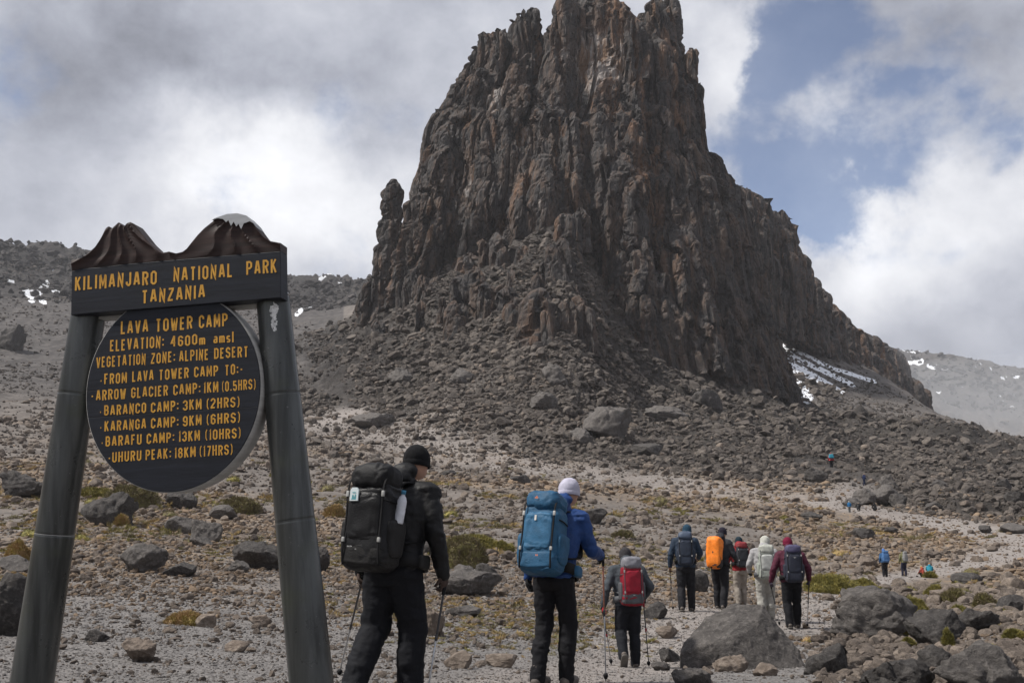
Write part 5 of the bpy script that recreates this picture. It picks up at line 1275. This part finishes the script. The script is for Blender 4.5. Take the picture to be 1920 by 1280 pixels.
    for s_ in 'LR':
        h_, k_, a_ = Vector(J['hip' + s_]), Vector(J['knee' + s_]), Vector(J['ank' + s_]); h_ = h_ + Vector((0, 0, -.05)); tl = o_.get('leg', 1.0) * (.4 + .6 * B)
        low = a_ + (k_ - a_).normalized() * -.02
        tb += [cap(h_, k_, .104 * tl, .082 * tl), cap(k_, (k_ + low) / 2 + Vector((0, -.02, 0)), .080 * tl, .078 * tl), cap((k_ + low) / 2 + Vector((0, -.02, 0)), low, .076 * tl, .068 * tl)]
    tme = remesh(tb, vox, 3); crumple(tme, .010 if lod < 2 else .008, 6.5, 31 + o_.get('seed', 1), (1, 1, 1.9)); crumple(tme, .004, 22, 39 + o_.get('seed', 1))
    link('trousers', tme, tm_, root)
    # boots
    for s_ in 'LR':
        a_ = Vector(J['ank' + s_]); fd = J['foot' + s_]          # (pitch down, forward)
        pitch = fd[0]; f_ = Vector((0, math.cos(pitch), -math.sin(pitch))); u_ = Vector((0, math.sin(pitch), math.cos(pitch)))
        heel = a_ - f_ * .045 - u_ * .045; ball = a_ + f_ * .12 - u_ * .055; toe = a_ + f_ * .175 - u_ * .058
        bt = [cap(a_ + u_ * .07, a_ - u_ * .03, .052, .050, 12, 4), cap(heel, ball, .046, .050, 12, 4), cap(ball, toe, .050, .040, 12, 4), cap(a_, ball, .045, .040, 12, 4)]
        bo = remesh(bt, .009 if lod == 0 else .018, 2); bb = link('boot', bo, o_.get('boot', BOOT), root)
        rot = Matrix((Vector((1, 0, 0)), f_, u_)).transposed()
        sv, sf = sell((0, 0, 0), (.056, .148, .014), .3, .55, 24, 6)
        sv = np.array([(rot @ Vector(p))[:] for p in sv]) + np.array((a_ + f_ * .062 - u_ * .096)[:]); link('sole', mesh('sole', sv, sf), SOLE, bb)
    # hat
    hsc = 1.0
    hc = Vector((hx, hy - .006, hz + .026)); hv, hf = ell((0, 0, 0), (.094, .108, .108), 4); hv = hv.copy(); low = hv[:, 2] < -.045; hv[low, 2] = -.045 + (hv[low, 2] + .045) * .12
    hv = hv @ np.array(Euler((-.16, 0, 0)).to_matrix()).T
    hme = mesh('hat', hv + np.array(hc), hf); crumple(hme, .004, 22, 77); ht = link('hat', hme, hm, root)
    V, F = [], []; nb = 28
    for q in range(nb):
        a_ = 2 * math.pi * q / nb
        for s2_ in range(8):
            b_ = 2 * math.pi * s2_ / 8; rr_ = 1 + .05 * math.cos(b_); V.append((.0925 * rr_ * math.cos(a_), .106 * rr_ * math.sin(a_), -.032 + .022 * math.sin(b_)))
    for q in range(nb):
        for s2_ in range(8): F.append((q * 8 + s2_, ((q + 1) % nb) * 8 + s2_, ((q + 1) % nb) * 8 + (s2_ + 1) % 8, q * 8 + (s2_ + 1) % 8))
    bv = np.array(V) @ np.array(Euler((-.16, 0, 0)).to_matrix()).T + np.array(hc)
    if not o_.get('hood'): link('hat_band', mesh('hat_band', bv, F), hm, ht)
    else:
        hd = remesh([ell((hx, hy - .02, hz + .02), (.108, .118, .128)), cap((0, hy - .05, hz - .06), (0, sy_, zc + .08), .09, .10)], vox, 3); crumple(hd, .006, 12, 5); link('hood', hd, hm, root)
    root['_S'] = S
    return root, hands, J, S
def to_world(root, p): return Matrix.LocRotScale(root.location, root.rotation_euler, root.scale) @ Vector(p)

def backpack(root, J, S, label, c, wdt=.32, dep=.22, hgt=.62, z0=.93, lid=None, pocket=None, side=None, tilt=.0, lod=0, cover=False, belt=True, strap=WEB, extra=None, marks=None, lidh=.085, seed=1, yoff=0.0):
    sy_ = J['shL'][1]; yb = J['hipL'][1]; back = .145 * J['bulk'] + .012
    # local frame of the pack in the wearer's frame
    hip = Vector((0, yb - back + yoff, z0)); top = Vector((0, sy_ - back - .01 + yoff, J['shL'][2] + .03)); up_ = (top - hip).normalized(); rx = -math.atan2(up_.y, up_.z)
    M = Matrix.LocRotScale(root.location, root.rotation_euler, root.scale) @ Matrix.Translation(hip) @ Matrix.Rotation(rx * -1 if False else rx, 4, 'X')
    e_ = empty('backpack', (0, 0, 0), label=label, cat='backpack'); e_.matrix_world = M
    lid = lid or c; pocket = pocket or c; side = side or c
    W_, Dp, Hg = wdt / 2, dep / 2, hgt / 2
    def part(name, vf, m_, amp=.0, sc=12, st=(1, 1, 1), par=e_, sd3=0):
        me_ = mesh(name, vf[0], vf[1]); 
        if amp: crumple(me_, amp, sc, seed + sd3, st)
        return link(name, me_, m_, par)
    nu, nv = ((88, 64), (48, 34), (24, 16))[lod]
    body_ = part('pack_body', sell((0, -Dp, Hg * .96), (W_, Dp, Hg), .36, .42, nu, nv, None, -.07), c, .010 if not cover else .014, 9, (1, 1, 2.2))
    if cover:
        part('rain_cover', sell((0, -Dp - .012, Hg * 1.02), (W_ * 1.08, Dp * 1.05, Hg * 1.08), .42, .5, nu, nv, None, .05), cover, .018, 7, (1, 1, 1.6), sd3=3)
    else:
        part('lid', sell((0, -Dp * 1.03, hgt * .99), (W_ * .88, Dp * 1.08, lidh), .62, .55, nu, nv, (-.12, 0, 0)), lid, .012, 9, (1.4, 1, 1), sd3=5)
        part('front_pocket', sell((0, -dep * .97, hgt * .55), (W_ * .72, .030, hgt * .27), .4, .5, nu, nv // 2, (.04, 0, 0)), pocket, .007, 12, (1, 1, 2.4), sd3=7)
        part('lower_compartment', sell((0, -Dp * 1.02, hgt * .155), (W_ * 1.02, Dp * 1.04, hgt * .145), .42, .45, nu, nv // 2), side, .006, 9, (1, 1, 2), sd3=9)
        for s_ in (-1, 1):
            part('side_pocket', sell((s_ * W_ * .98, -Dp * .95, hgt * .33), (.034, Dp * .78, hgt * .21), .45, .5, nu // 2, nv // 2, None, .10), side, .005, 14, sd3=11)
            if lod < 2:
                x_ = s_ * W_ * .80
                part('compression_strap', strip(smoothpath([(x_, -dep * .80, hgt * 1.0), (x_, -dep * 1.025, hgt * .90), (x_ * .98, -dep * 1.035, hgt * .5), (x_, -dep * 1.06, hgt * .22), (x_, -dep * .98, hgt * .03)]), .014, .004), strap)
                bk = part('buckle', sell((x_, -dep * 1.05, hgt * .80), (.011, .007, .020), .3, .3, 12, 8), BUCK); part('buckle', sell((x_, -dep * 1.065, hgt * .30), (.011, .007, .016), .3, .3, 12, 8), BUCK)
                part('side_strap', strip(smoothpath([(s_ * W_ * .7, -dep * .96, hgt * .74), (s_ * W_ * 1.03, -dep * .7, hgt * .72), (s_ * W_ * 1.02, -dep * .2, hgt * .70)]), .012, .004, (0, 0, 1)), strap)
        if lod < 2: part('hang_loop', strip(smoothpath([(-.02, -.01, hgt * .98), (-.015, -.015, hgt * 1.05), (.015, -.015, hgt * 1.05), (.02, -.01, hgt * .98)]), .012, .005, (0, 1, 0)), strap)
    if belt and lod < 2:
        bw = .155 * J['bulk'] + .03; pts = []
        for i in range(15):
            a_ = R(-200 + 220 * i / 14) if False else R(-8 - 164 * i / 14)
            pts.append((math.cos(a_ ) * -bw * 1.16, back + .012 + math.sin(a_) * (back + .0), .075))
        for s_ in (-1, 1):
            q = [(s_ * .06, .004, .09), (s_ * bw * .95, .035, .085), (s_ * (bw + .02), back * .9, .075), (s_ * bw * .92, back * 1.75, .06), (s_ * .06, back * 2.12, .05)]
            part('hip_belt', strip(smoothpath(q), .085, .018, (0, 0, 1)), strap, .0)
            if extra == 'beltpocket' or lod == 0:
                part('belt_pocket', sell((s_ * (bw + .030), back * 1.0, .075), (.026, .065, .048), .5, .5, 20, 12), side, .003, 18)
            zt = J['shL'][2] + .02 - z0 + .085
            q = [(s_ * .075, -.005, zt - .10), (s_ * .088, .05, zt - .012), (s_ * .105, back + .01, zt - .002), (s_ * .115, back * 1.75, zt - .06), (s_ * .13, back * 2.08, zt - .18), (s_ * .155, back * 1.95, zt - .30), (s_ * .19, back * 1.2, zt - .38), (s_ * .14, .02, zt - .42)]
            part('shoulder_strap', strip(smoothpath(q), .055, .014), strap)
    for (nm, xx, zz, ww, hh, mm_) in (marks or []):
        part(nm, sell((xx, -dep * 1.125 if nm != 'logo_low' else -dep * 1.075, zz), (ww / 2, .004, hh / 2), .2, .2, 12, 8), mm_)
    return e_, M

def pole(root, hand, tip, label, upper=CARBON, lower=ALU, grip=None, S=1.0, band=None):
    """trekking pole from the hand down to the tip on the ground"""
    h_ = to_world(root, hand); tip = Vector(tip); d = (tip - h_).normalized(); topp = h_ - d * .055 * S; L_ = (tip - topp).length
    e_ = empty('trekking_pole', tip, label=label, cat='trekking pole'); rot = (-d).to_track_quat('Z', 'Y'); e_.rotation_mode = 'QUATERNION'; e_.rotation_quaternion = rot
    for nm, a_, b_, r0_, r1_, m_ in [('upper_shaft', L_ * .52, L_ - .14, .0085, .0092, upper), ('lower_shaft', .03, L_ * .52, .0062, .0078, lower), ('grip', L_ - .15, L_ + .01, .014, .0185, grip or WEB), ('tip', 0, .035, .003, .0065, CARBON),
                                     ('lock', L_ * .50, L_ * .545, .0125, .0125, band or CARBON), ('basket', .055, .062, .026, .020, WEB)]:
        V, F = cap((0, 0, a_ + r0_ * .5), (0, 0, b_ - r1_ * .5), r0_, r1_, 12, 3); link(nm, mesh(nm, V, F), m_, e_)
    sv, sf = strip(smoothpath([(0, .012, L_ - .0), (0, .05, L_ - .05), (.0, .045, L_ - .10), (0, .012, L_ - .06)]), .014, .003); link('wrist_strap', mesh('wrist_strap', sv, sf), WEB, e_)
    return e_
def bottle(M, p, label, capc, S=1.0):
    e_ = empty('water_bottle', (0, 0, 0), label=label, cat='bottle'); e_.matrix_world = M @ Matrix.Translation(p) @ Matrix.Rotation(R(6), 4, 'Y')
    prof = [(0, 0), (.030, .001), (.033, .01), (.033, .09), (.031, .10), (.033, .11), (.032, .15), (.024, .175), (.013, .188), (.0125, .20)]
    def lathe(pr, n=20):
        V = [(r_ * math.cos(2 * math.pi * q / n), r_ * math.sin(2 * math.pi * q / n), z_) for (r_, z_) in pr for q in range(n)]
        F = [(j * n + q, j * n + (q + 1) % n, (j + 1) * n + (q + 1) % n, (j + 1) * n + q) for j in range(len(pr) - 1) for q in range(n)]; return V, F
    V, F = lathe(prof); link('bottle_body', mesh('bottle_body', V, F), plain('clear_plastic', (.55, .57, .62), .25), e_)
    V, F = lathe([(0, .222), (.015, .222), (.016, .22), (.016, .195), (0, .195)]); link('bottle_cap', mesh('bottle_cap', V, F), capc, e_)
    return e_

BLK = cloth('black_shell', (.0085, .0085, .0095), .55); BLKT = cloth('black_trousers', (.0062, .0068, .0095), .8); BLKP = cloth('black_pack', (.0105, .0105, .0115), .45)
# ---- man in black, nearest, behind the sign post
rt1, h1, J1, S1 = hiker(732, 1318, 850, 25, 'person in black jacket, trousers and hat walking away, nearest the camera', dict(jacket=BLK, trousers=BLKT, hat=cloth('black_knit', (.006, .006, .007), .95), glove=cloth('brown_glove', (.055, .038, .032), .85), boot=BOOT2, seed=3, leg=1.12),
    0, pose=dict(bulk=1.14, kneeR=(.11, .10, .50), ankR=(.11, .08, .10), kneeL=(-.13, .0, .50), ankL=(-.14, -.24, .16), footL=(.45, 1), shR=(.215, .11, 1.40), shL=(-.215, .08, 1.40), elR=(.29, .07, 1.15), wrR=(.31, .15, .87), elL=(-.30, .0, 1.15), wrL=(-.30, .06, .88),
    head=(.05, .22, 1.63)))
k1 = backpack(rt1, J1, S1, 'large black backpack with a badge and water bottle on the nearest hiker', BLKP, .345, .24, .60, .90, lid=cloth('black_lid', (.009, .009, .010), .6), lidh=.095, seed=3, side=cloth('charcoal_base', (.015, .0145, .0145), .6))
e_, M_ = k1
def pack_badge(e_, x, z, w_, h_, y):
    pts = [(-w_ / 2, 0), (w_ / 2, 0), (w_ / 2, h_ * .8), (w_ * .3, h_), (-w_ * .3, h_), (-w_ / 2, h_ * .8)]
    V = [(x + a, y, z + b_) for a, b_ in pts] + [(x + a, y + .012, z + b_) for a, b_ in pts]; F = [tuple(range(6)), tuple(range(11, 5, -1))] + [(i, (i + 1) % 6, (i + 1) % 6 + 6, i + 6) for i in range(6)]
    bd = link('badge', mesh('badge', V, F, False), plain('badge_white', (.50, .56, .58), .6, var=.05), e_)
    tl = plain('badge_teal', (.05, .26, .30), .6, var=.3, vs_=80)
    V, F = [], []
    for (cx, cz, ww, hh) in [(0, h_ * .16, w_ * .66, h_ * .10), (-w_ * .12, h_ * .34, w_ * .20, h_ * .22), (w_ * .18, h_ * .36, w_ * .16, h_ * .26), (0, h_ * .62, w_ * .52, h_ * .06), (0.0, h_ * .28, w_ * .5, h_ * .05)]:
        b0 = len(V); V += [(x + cx - ww / 2, y - .0015, z + cz - hh / 2), (x + cx + ww / 2, y - .0015, z + cz - hh / 2), (x + cx + ww * .35, y - .0015, z + cz + hh / 2), (x + cx - ww * .35, y - .0015, z + cz + hh / 2)]; F.append((b0, b0 + 1, b0 + 2, b0 + 3)); y -= .0004
    link('badge_print', mesh('badge_print', V, F, False), tl, bd)
pack_badge(e_, -.070, .43, .064, .088, -.280)
LOGO = plain('grey_print', (.30, .30, .30), .7)
def little_marks(e_, spec, m_, name='logo'):
    V, F = [], []
    for (x, y, z, ww, hh) in spec:
        b0 = len(V); V += [(x - ww / 2, y, z - hh / 2), (x + ww / 2, y, z - hh / 2), (x + ww / 2, y, z + hh / 2), (x - ww / 2, y, z + hh / 2)]; F.append((b0, b0 + 1, b0 + 2, b0 + 3))
    return link(name, mesh(name, V, F, False), m_, e_)
little_marks(e_, [(-.095, -.262, .135, .006, .010), (-.085, -.262, .135, .007, .008), (-.074, -.262, .135, .005, .012), (-.064, -.262, .135, .008, .007), (-.030, -.262, .118, .012, .004)], LOGO)
bottle(M_, (.186, -.11, .30), 'clear plastic water bottle with blue cap in the black pack\'s side pocket', plain('blue_cap', (.04, .20, .34), .5))
g1 = at(803, 1400, 6.9)
def tip_at(px, py, Yd): p_ = at(px, py, Yd); return (p_.x, p_.y, H(p_.x, p_.y) - .01)
ha = to_world(rt1, h1['R']); pole(rt1, h1['R'], tip_at(797, 1330, ha.y - .12), 'black and silver trekking pole held in the right hand of the hiker in black', S=S1)
ha = to_world(rt1, h1['L']); pole(rt1, h1['L'], tip_at(636, 1240, ha.y + 1.2), 'dark trekking pole trailing behind the left leg of the hiker in black', S=S1)
# small shoulder mark
jl = little_marks(rt1, [(.085, -.098, 1.440, .030, .004), (.088, -.099, 1.448, .024, .003), (.09, -.1, 1.432, .034, .003)], LOGO, 'jacket_mark')

# ---- woman in blue
BLUJ = cloth('blue_shell', (.013, .042, .145), .6); BLUP = cloth('teal_blue_pack', (.020, .080, .155), .6); BLUL = cloth('teal_blue_lid', (.018, .074, .145), .6)
rt2, h2, J2, S2 = hiker(1040, 1284, 909, 26, 'person in blue jacket and pale lilac hat leaning on a pole, second nearest', dict(jacket=BLUJ, trousers=cloth('black_softshell', (.0075, .0075, .0095), .85), hat=cloth('lilac_knit', (.40, .39, .47), .95), glove=cloth('black_glove', (.010, .010, .011), .9), seed=12, leg=.92),
    0, pose=dict(bulk=1.0, lean=.1, kneeL=(-.09, .0, .50), ankL=(-.09, -.14, .10), kneeR=(.10, .08, .51), ankR=(.09, .05, .09), shL=(-.19, .14, 1.39), shR=(.19, .16, 1.39), elR=(.26, .22, 1.12), wrR=(.25, .46, 1.07), elL=(-.27, .04, 1.12), wrL=(-.27, .06, .89), head=(.03, .29, 1.62)))
ORG = plain('orange_mark', (.50, .13, .04), .6)
e2, M2 = backpack(rt2, J2, S2, 'teal blue backpack worn by the hiker in the lilac hat', BLUP, .35, .26, .59, .92, lid=BLUL, pocket=cloth('bright_teal_pocket', (.030, .105, .195), .55), side=BLUP, lidh=.09, seed=21)
little_marks(e2, [(-.03, -.29, .60, .03, .010), (-.028, -.291, .61, .012, .010)], ORG, 'logo'); little_marks(e2, [(.02, -.296, .115, .008, .012), (.032, -.296, .115, .008, .012)], ORG, 'logo')
little_marks(e2, [(-.02, -.292, .43, .018, .045)], plain('pale_tab', (.45, .44, .42), .6), 'tab')
ha = to_world(rt2, h2['R']); pole(rt2, h2['R'], tip_at(1136, 1278, ha.y + .0), 'silver trekking pole planted by the right hand of the hiker in blue', upper=plain('copper_shaft', (.22, .09, .06), .4), S=S2)

# ---- hiker with red pack
rt3, h3, J3, S3 = hiker(1180, 1250, 1036, -6, 'person in dark grey jacket with a red pack and two poles, walking away', dict(jacket=cloth('slate_jacket', (.050, .058, .068), .8), trousers=cloth('ink_trousers', (.011, .012, .016), .85), hat=cloth('charcoal_knit', (.035, .033, .036), .95), glove=cloth('red_glove', (.34, .022, .035), .8), seed=33, leg=1.0),
    1, pose=dict(bulk=1.1, shL=(-.205, .05, 1.41), shR=(.205, .05, 1.41), kneeL=(-.11, .04, .54), ankL=(-.13, -.20, .22), footL=(1.05, 1), kneeR=(.10, .05, .50), ankR=(.10, .05, .09), elL=(-.33, -.02, 1.15), wrL=(-.37, .02, .90), elR=(.34, .0, 1.17), wrR=(.30, .18, 1.02), head=(0, .14, 1.62)))
REDP = cloth('red_pack', (.20, .009, .020), .55); GRYP = cloth('grey_pack', (.075, .078, .085), .55)
e3, M3 = backpack(rt3, J3, S3, 'red and grey backpack of the hiker between two poles', REDP, .32, .23, .60, .93, lid=cloth('silver_lid', (.17, .17, .19), .45), pocket=cloth('crimson_pocket', (.24, .012, .026), .5), side=GRYP, lod=1, seed=31, strap=GRYP, lidh=.095)
little_marks(e3, [(0, -.266, .14, .03, .01)], LOGO)
pole(rt3, h3['L'], tip_at(1146, 1192, to_world(rt3, h3['L']).y + .2), 'dark trekking pole in the red-gloved left hand of the red pack hiker', band=REDP, S=S3)
pole(rt3, h3['R'], tip_at(1217, 1248, to_world(rt3, h3['R']).y - .1), 'dark trekking pole with a red lock right of the red pack hiker', lower=CARBON, band=REDP, grip=REDP, S=S3)

# ---- the group of five
NAVY = cloth('navy_jacket', (.022, .036, .060), .75); DKT = cloth('graphite_trousers', (.015, .015, .018), .85); KHA = cloth('khaki_trousers', (.24, .21, .18), .9); GRYT = cloth('stone_trousers', (.30, .29, .265), .9)
def legs(f, sp_=.10, lift=None):
    d = dict(kneeL=(-sp_, .05 - f * .06, .50), ankL=(-sp_, -f * .20, .10 + max(0, f) * .04), kneeR=(sp_, .05 + f * .06, .50), ankR=(sp_, f * .20, .10 + max(0, -f) * .04))
    if f > 0: d['footL'] = (f * .5, 1)
    else: d['footR'] = (-f * .5, 1)
    return d
rt4, h4, J4, S4 = hiker(1288, 1145, 989, 8, 'person in navy jacket and navy pack, leftmost of the group of five', dict(jacket=NAVY, trousers=DKT, hat=cloth('navy_knit', (.016, .045, .075), .9), glove=cloth('orange_cuff_glove', (.10, .05, .03), .8), seed=41), 1,
    pose=dict(bulk=1.08, shL=(-.20, .05, 1.42), shR=(.20, .05, 1.42), elL=(-.30, .02, 1.16), wrL=(-.32, .08, .92), elR=(.31, .06, 1.18), wrR=(.28, .28, 1.08), head=(.05, .14, 1.64), **legs(.6)))
backpack(rt4, J4, S4, 'navy backpack of the leftmost hiker of the group of five', cloth('navy_pack', (.026, .034, .052), .6), .31, .22, .58, .96, lod=1, seed=42, lid=cloth('steel_blue_lid', (.06, .08, .12), .5))
pole(rt4, h4['L'], tip_at(1262, 1136, to_world(rt4, h4['L']).y + .2), 'thin trekking pole left of the hiker in navy', S=S4)
rt5, h5, J5, S5 = hiker(1352, 1141, 993, 32, 'person in black with an orange covered pack, second in the group', dict(jacket=cloth('charcoal_jacket', (.024, .026, .032), .8), trousers=DKT, hat=cloth('dark_violet_knit', (.018, .016, .026), .95), glove=WEB, seed=51), 1,
    pose=dict(bulk=1.08, shL=(-.20, .07, 1.42), shR=(.20, .07, 1.42), elL=(-.28, .05, 1.16), wrL=(-.26, .22, .98), elR=(.30, .08, 1.17), wrR=(.27, .30, 1.06), head=(.03, .17, 1.63), **legs(-.5)))
backpack(rt5, J5, S5, 'tall backpack under a bright orange rain cover', cloth('dark_pack', (.025, .025, .027), .7), .30, .25, .62, .90, lod=1, seed=52, cover=cloth('orange_cover', (.78, .21, .025), .5))
rt6, h6, J6, S6 = hiker(1390, 1130, 1006, -4, 'person in red jacket and khaki trousers, third in the group', dict(jacket=cloth('red_jacket', (.22, .018, .022), .75), trousers=KHA, hat=cloth('teal_black_knit', (.012, .025, .035), .9), glove=WEB, seed=61, leg=1.0), 1, r0=22,
    pose=dict(bulk=1.05, elR=(.32, .04, 1.18), wrR=(.30, .16, .96), elL=(-.30, .04, 1.16), wrL=(-.28, .18, .96), shL=(-.2, .05, 1.42), shR=(.2, .05, 1.42), head=(.03, .13, 1.63), **legs(.4, .09)))
backpack(rt6, J6, S6, 'black backpack over the red jacket', cloth('black_grey_pack', (.030, .032, .038), .6), .31, .21, .54, 1.0, lod=1, seed=62, lid=cloth('dull_red_lid', (.20, .03, .035), .6))
rt7, h7, J7, S7 = hiker(1438, 1160, 1009, 6, 'person in pale grey hooded jacket and stone trousers behind the biggest block', dict(jacket=cloth('pale_grey_jacket', (.30, .295, .30), .8), trousers=GRYT, hat=cloth('pale_hood', (.42, .42, .38), .85), glove=WEB, hood=True, seed=71, leg=1.1), 1,
    pose=dict(bulk=1.15, elL=(-.32, .06, 1.16), wrL=(-.30, .24, 1.0), elR=(.34, .06, 1.14), wrR=(.30, .26, 1.04), shL=(-.21, .05, 1.41), shR=(.21, .05, 1.41), head=(.04, .13, 1.62), **legs(.3)))
backpack(rt7, J7, S7, 'pale grey-green backpack of the hooded hiker', cloth('sage_pack', (.27, .29, .26), .6), .34, .25, .60, .88, lod=1, seed=72, lid=cloth('sage_lid', (.36, .37, .33), .6), pocket=cloth('pale_pocket', (.40, .41, .39), .5), strap=GRYP, lidh=.10)
rt8, h8, J8, S8 = hiker(1488, 1176, 1013, 4, 'person in maroon jacket and maroon hat, rightmost of the group of five', dict(jacket=cloth('maroon_jacket', (.075, .016, .032), .75), trousers=cloth('black_hiking_trousers', (.008, .008, .010), .85), hat=cloth('maroon_knit', (.13, .008, .03), .9), glove=cloth('violet_glove', (.05, .04, .06), .9), seed=81), 1,
    pose=dict(bulk=1.12, elL=(-.34, .0, 1.15), wrL=(-.38, .08, .92), elR=(.34, .02, 1.16), wrR=(.36, .10, .96), shL=(-.21, .05, 1.42), shR=(.21, .05, 1.42), head=(-.02, .12, 1.64), **legs(.7)))
e8, M8 = backpack(rt8, J8, S8, 'dark navy backpack over the maroon jacket', cloth('midnight_pack', (.025, .028, .042), .6), .33, .23, .62, .92, lod=1, seed=82, lid=cloth('indigo_lid', (.07, .065, .12), .55))
little_marks(e8, [(0, -.268, .47, .05, .008), (0, -.2685, .455, .02, .02)], LOGO)
pole(rt8, h8['R'], tip_at(1513, 1168, to_world(rt8, h8['R']).y + .1), 'dark trekking pole right of the hiker in maroon', S=S8)
pole(rt8, h8['L'], tip_at(1462, 1160, to_world(rt8, h8['L']).y + .3), 'thin trekking pole left of the hiker in maroon', S=S8)

# ---- farther people
rt9, h9, J9, S9 = hiker(1660, 1081, 1030, 4, 'person in blue with a blue pack, far off beside the pale path', dict(jacket=cloth('mid_blue', (.03, .09, .20), .8), trousers=DKT, hat=cloth('bright_blue_hood', (.06, .15, .40), .8), glove=WEB, seed=91), 2, pose=dict(bulk=1.15, **legs(.3)))
backpack(rt9, J9, S9, 'blue pack of the far hiker beside the path', cloth('far_blue_pack', (.06, .14, .30), .6), .42, .26, .62, .95, lod=2, seed=92, belt=False)
rt10, h10, J10, S10 = hiker(1696, 1080, 1031, -8, 'person in olive with a grey pack, right of the far hiker in blue', dict(jacket=cloth('olive_jacket', (.15, .145, .075), .8), trousers=cloth('dark_blue_trousers', (.022, .022, .04), .85), hat=cloth('grey_brown_knit', (.06, .05, .045), .9), glove=WEB, seed=93), 2, pose=dict(bulk=1.0, **legs(-.2)))
backpack(rt10, J10, S10, 'grey pack of the far hiker in olive', cloth('far_grey_pack', (.22, .22, .22), .6), .28, .20, .55, 1.0, lod=2, seed=94, belt=False)
rt11, h11, J11, S11 = hiker(1744, 1080, 1058, 20, 'person crouching in a teal jacket right of the two far hikers', dict(jacket=cloth('teal_jacket', (.02, .20, .28), .8), trousers=DKT, hat=cloth('ochre_knit', (.30, .13, .04), .9), glove=WEB, seed=95), 2, kneel=True)
rt12, h12, J12, S12 = hiker(1732, 1081, 1062, -40, 'person sitting in an orange-red jacket left of the crouching teal one', dict(jacket=cloth('orange_red_jacket', (.40, .07, .05), .8), trousers=cloth('dull_green_trousers', (.05, .05, .03), .85), hat=cloth('straw_hat', (.32, .20, .06), .9), glove=WEB, seed=96), 2, kneel=True)
rt13, h13, J13, S13 = hiker(1559, 877, 848, 10, 'person in red jacket and black trousers, farthest up the path', dict(jacket=cloth('far_red_jacket', (.34, .035, .04), .8), trousers=BLKT, hat=cloth('far_red_knit', (.25, .04, .04), .9), glove=WEB, seed=97), 2, pose=dict(bulk=1.15))
backpack(rt13, J13, S13, 'turquoise pack of the hiker farthest up the path', cloth('turquoise_pack', (.03, .24, .33), .6), .55, .26, .36, 1.15, lod=2, seed=98, belt=False)
rt14, h14, J14, S14 = hiker(1593, 959, 938, 0, 'person in blue left of the long low rock cluster', dict(jacket=cloth('far_blue_jacket', (.02, .13, .30), .8), trousers=cloth('far_grey_trousers', (.12, .12, .12), .9), hat=cloth('far_pale_hat', (.4, .4, .36), .9), glove=WEB, seed=99), 2, pose=dict(bulk=1.2))
rt15, h15, J15, S15 = hiker(1621, 915, 892, 60, 'person in dark blue standing on the long rock cluster', dict(jacket=cloth('far_navy_jacket', (.012, .02, .06), .8), trousers=cloth('far_navy_trousers', (.012, .016, .04), .85), hat=cloth('far_tan_hat', (.3, .22, .16), .9), glove=WEB, seed=100), 2, pose=dict(bulk=1.0))
rt16, h16, J16, S16 = hiker(1609, 957, 944, 40, 'person in dark clothes sitting right of the far blue one', dict(jacket=BLK, trousers=DKT, hat=cloth('far_skin_hat', (.25, .18, .13), .9), glove=WEB, seed=101), 2, kneel=True)
rt17, h17, J17, S17 = hiker(1642, 960, 945, -30, 'person in black sitting below the long rock cluster', dict(jacket=BLKP, trousers=BLKT, hat=WEB, glove=WEB, seed=102), 2, kneel=True)
bpy.data.scenes.remove(tmp_scene)
for o in list(bpy.data.objects):
    if '_S' in o: del o['_S']
# ================================================================== air
hz = max(float(gz.max()), 230) + 60; lo_z = float(gz.min()) - 1.5
bm = bmesh.new(); bmesh.ops.create_cube(bm, size=1.0)
for v_ in bm.verts: v_.co = (v_.co.x * 9400, v_.co.y * 9400, lo_z + (v_.co.z + .5) * (hz - lo_z))
me_ = bpy.data.meshes.new('haze'); bm.to_mesh(me_); bm.free()
m = bpy.data.materials.new('haze_air'); m.use_nodes = True; t = NT(m.node_tree); t.n.clear()
o_ = t.new('ShaderNodeOutputMaterial'); pv = t.new('ShaderNodeVolumePrincipled'); pv.inputs['Density'].default_value = .00013; pv.inputs['Color'].default_value = (.93, .95, 1, 1); pv.inputs['Anisotropy'].default_value = .2
t.l.new(pv.outputs[0], o_.inputs['Volume'])
tag(link('haze', me_, m), kind='stuff')

# low mist lying in the valley between the rubble slope and the far ridge
c_ = at(1890, 815, 640); v_, f_ = ICO[4]
m = bpy.data.materials.new('mist_air'); m.use_nodes = True; t = NT(m.node_tree); t.n.clear()
o_ = t.new('ShaderNodeOutputMaterial'); pv = t.new('ShaderNodeVolumePrincipled'); pv.inputs['Density'].default_value = .0024; pv.inputs['Color'].default_value = (.95, .97, 1, 1); pv.inputs['Anisotropy'].default_value = .3
t.l.new(pv.outputs[0], o_.inputs['Volume'])
mo = link('valley_mist', mesh('valley_mist', v_ * [190, 150, 48], f_), m); mo.location = c_; tag(mo, 'pale mist drifting in the valley before the far ridge', kind='stuff')

mo = link('crest_mist', mesh('crest_mist', v_ * [52, 30, 20], f_), m); mo.location = at(1690, 640, 480); tag(mo, 'thin mist clinging to the right end of the rock ridge', kind='stuff')
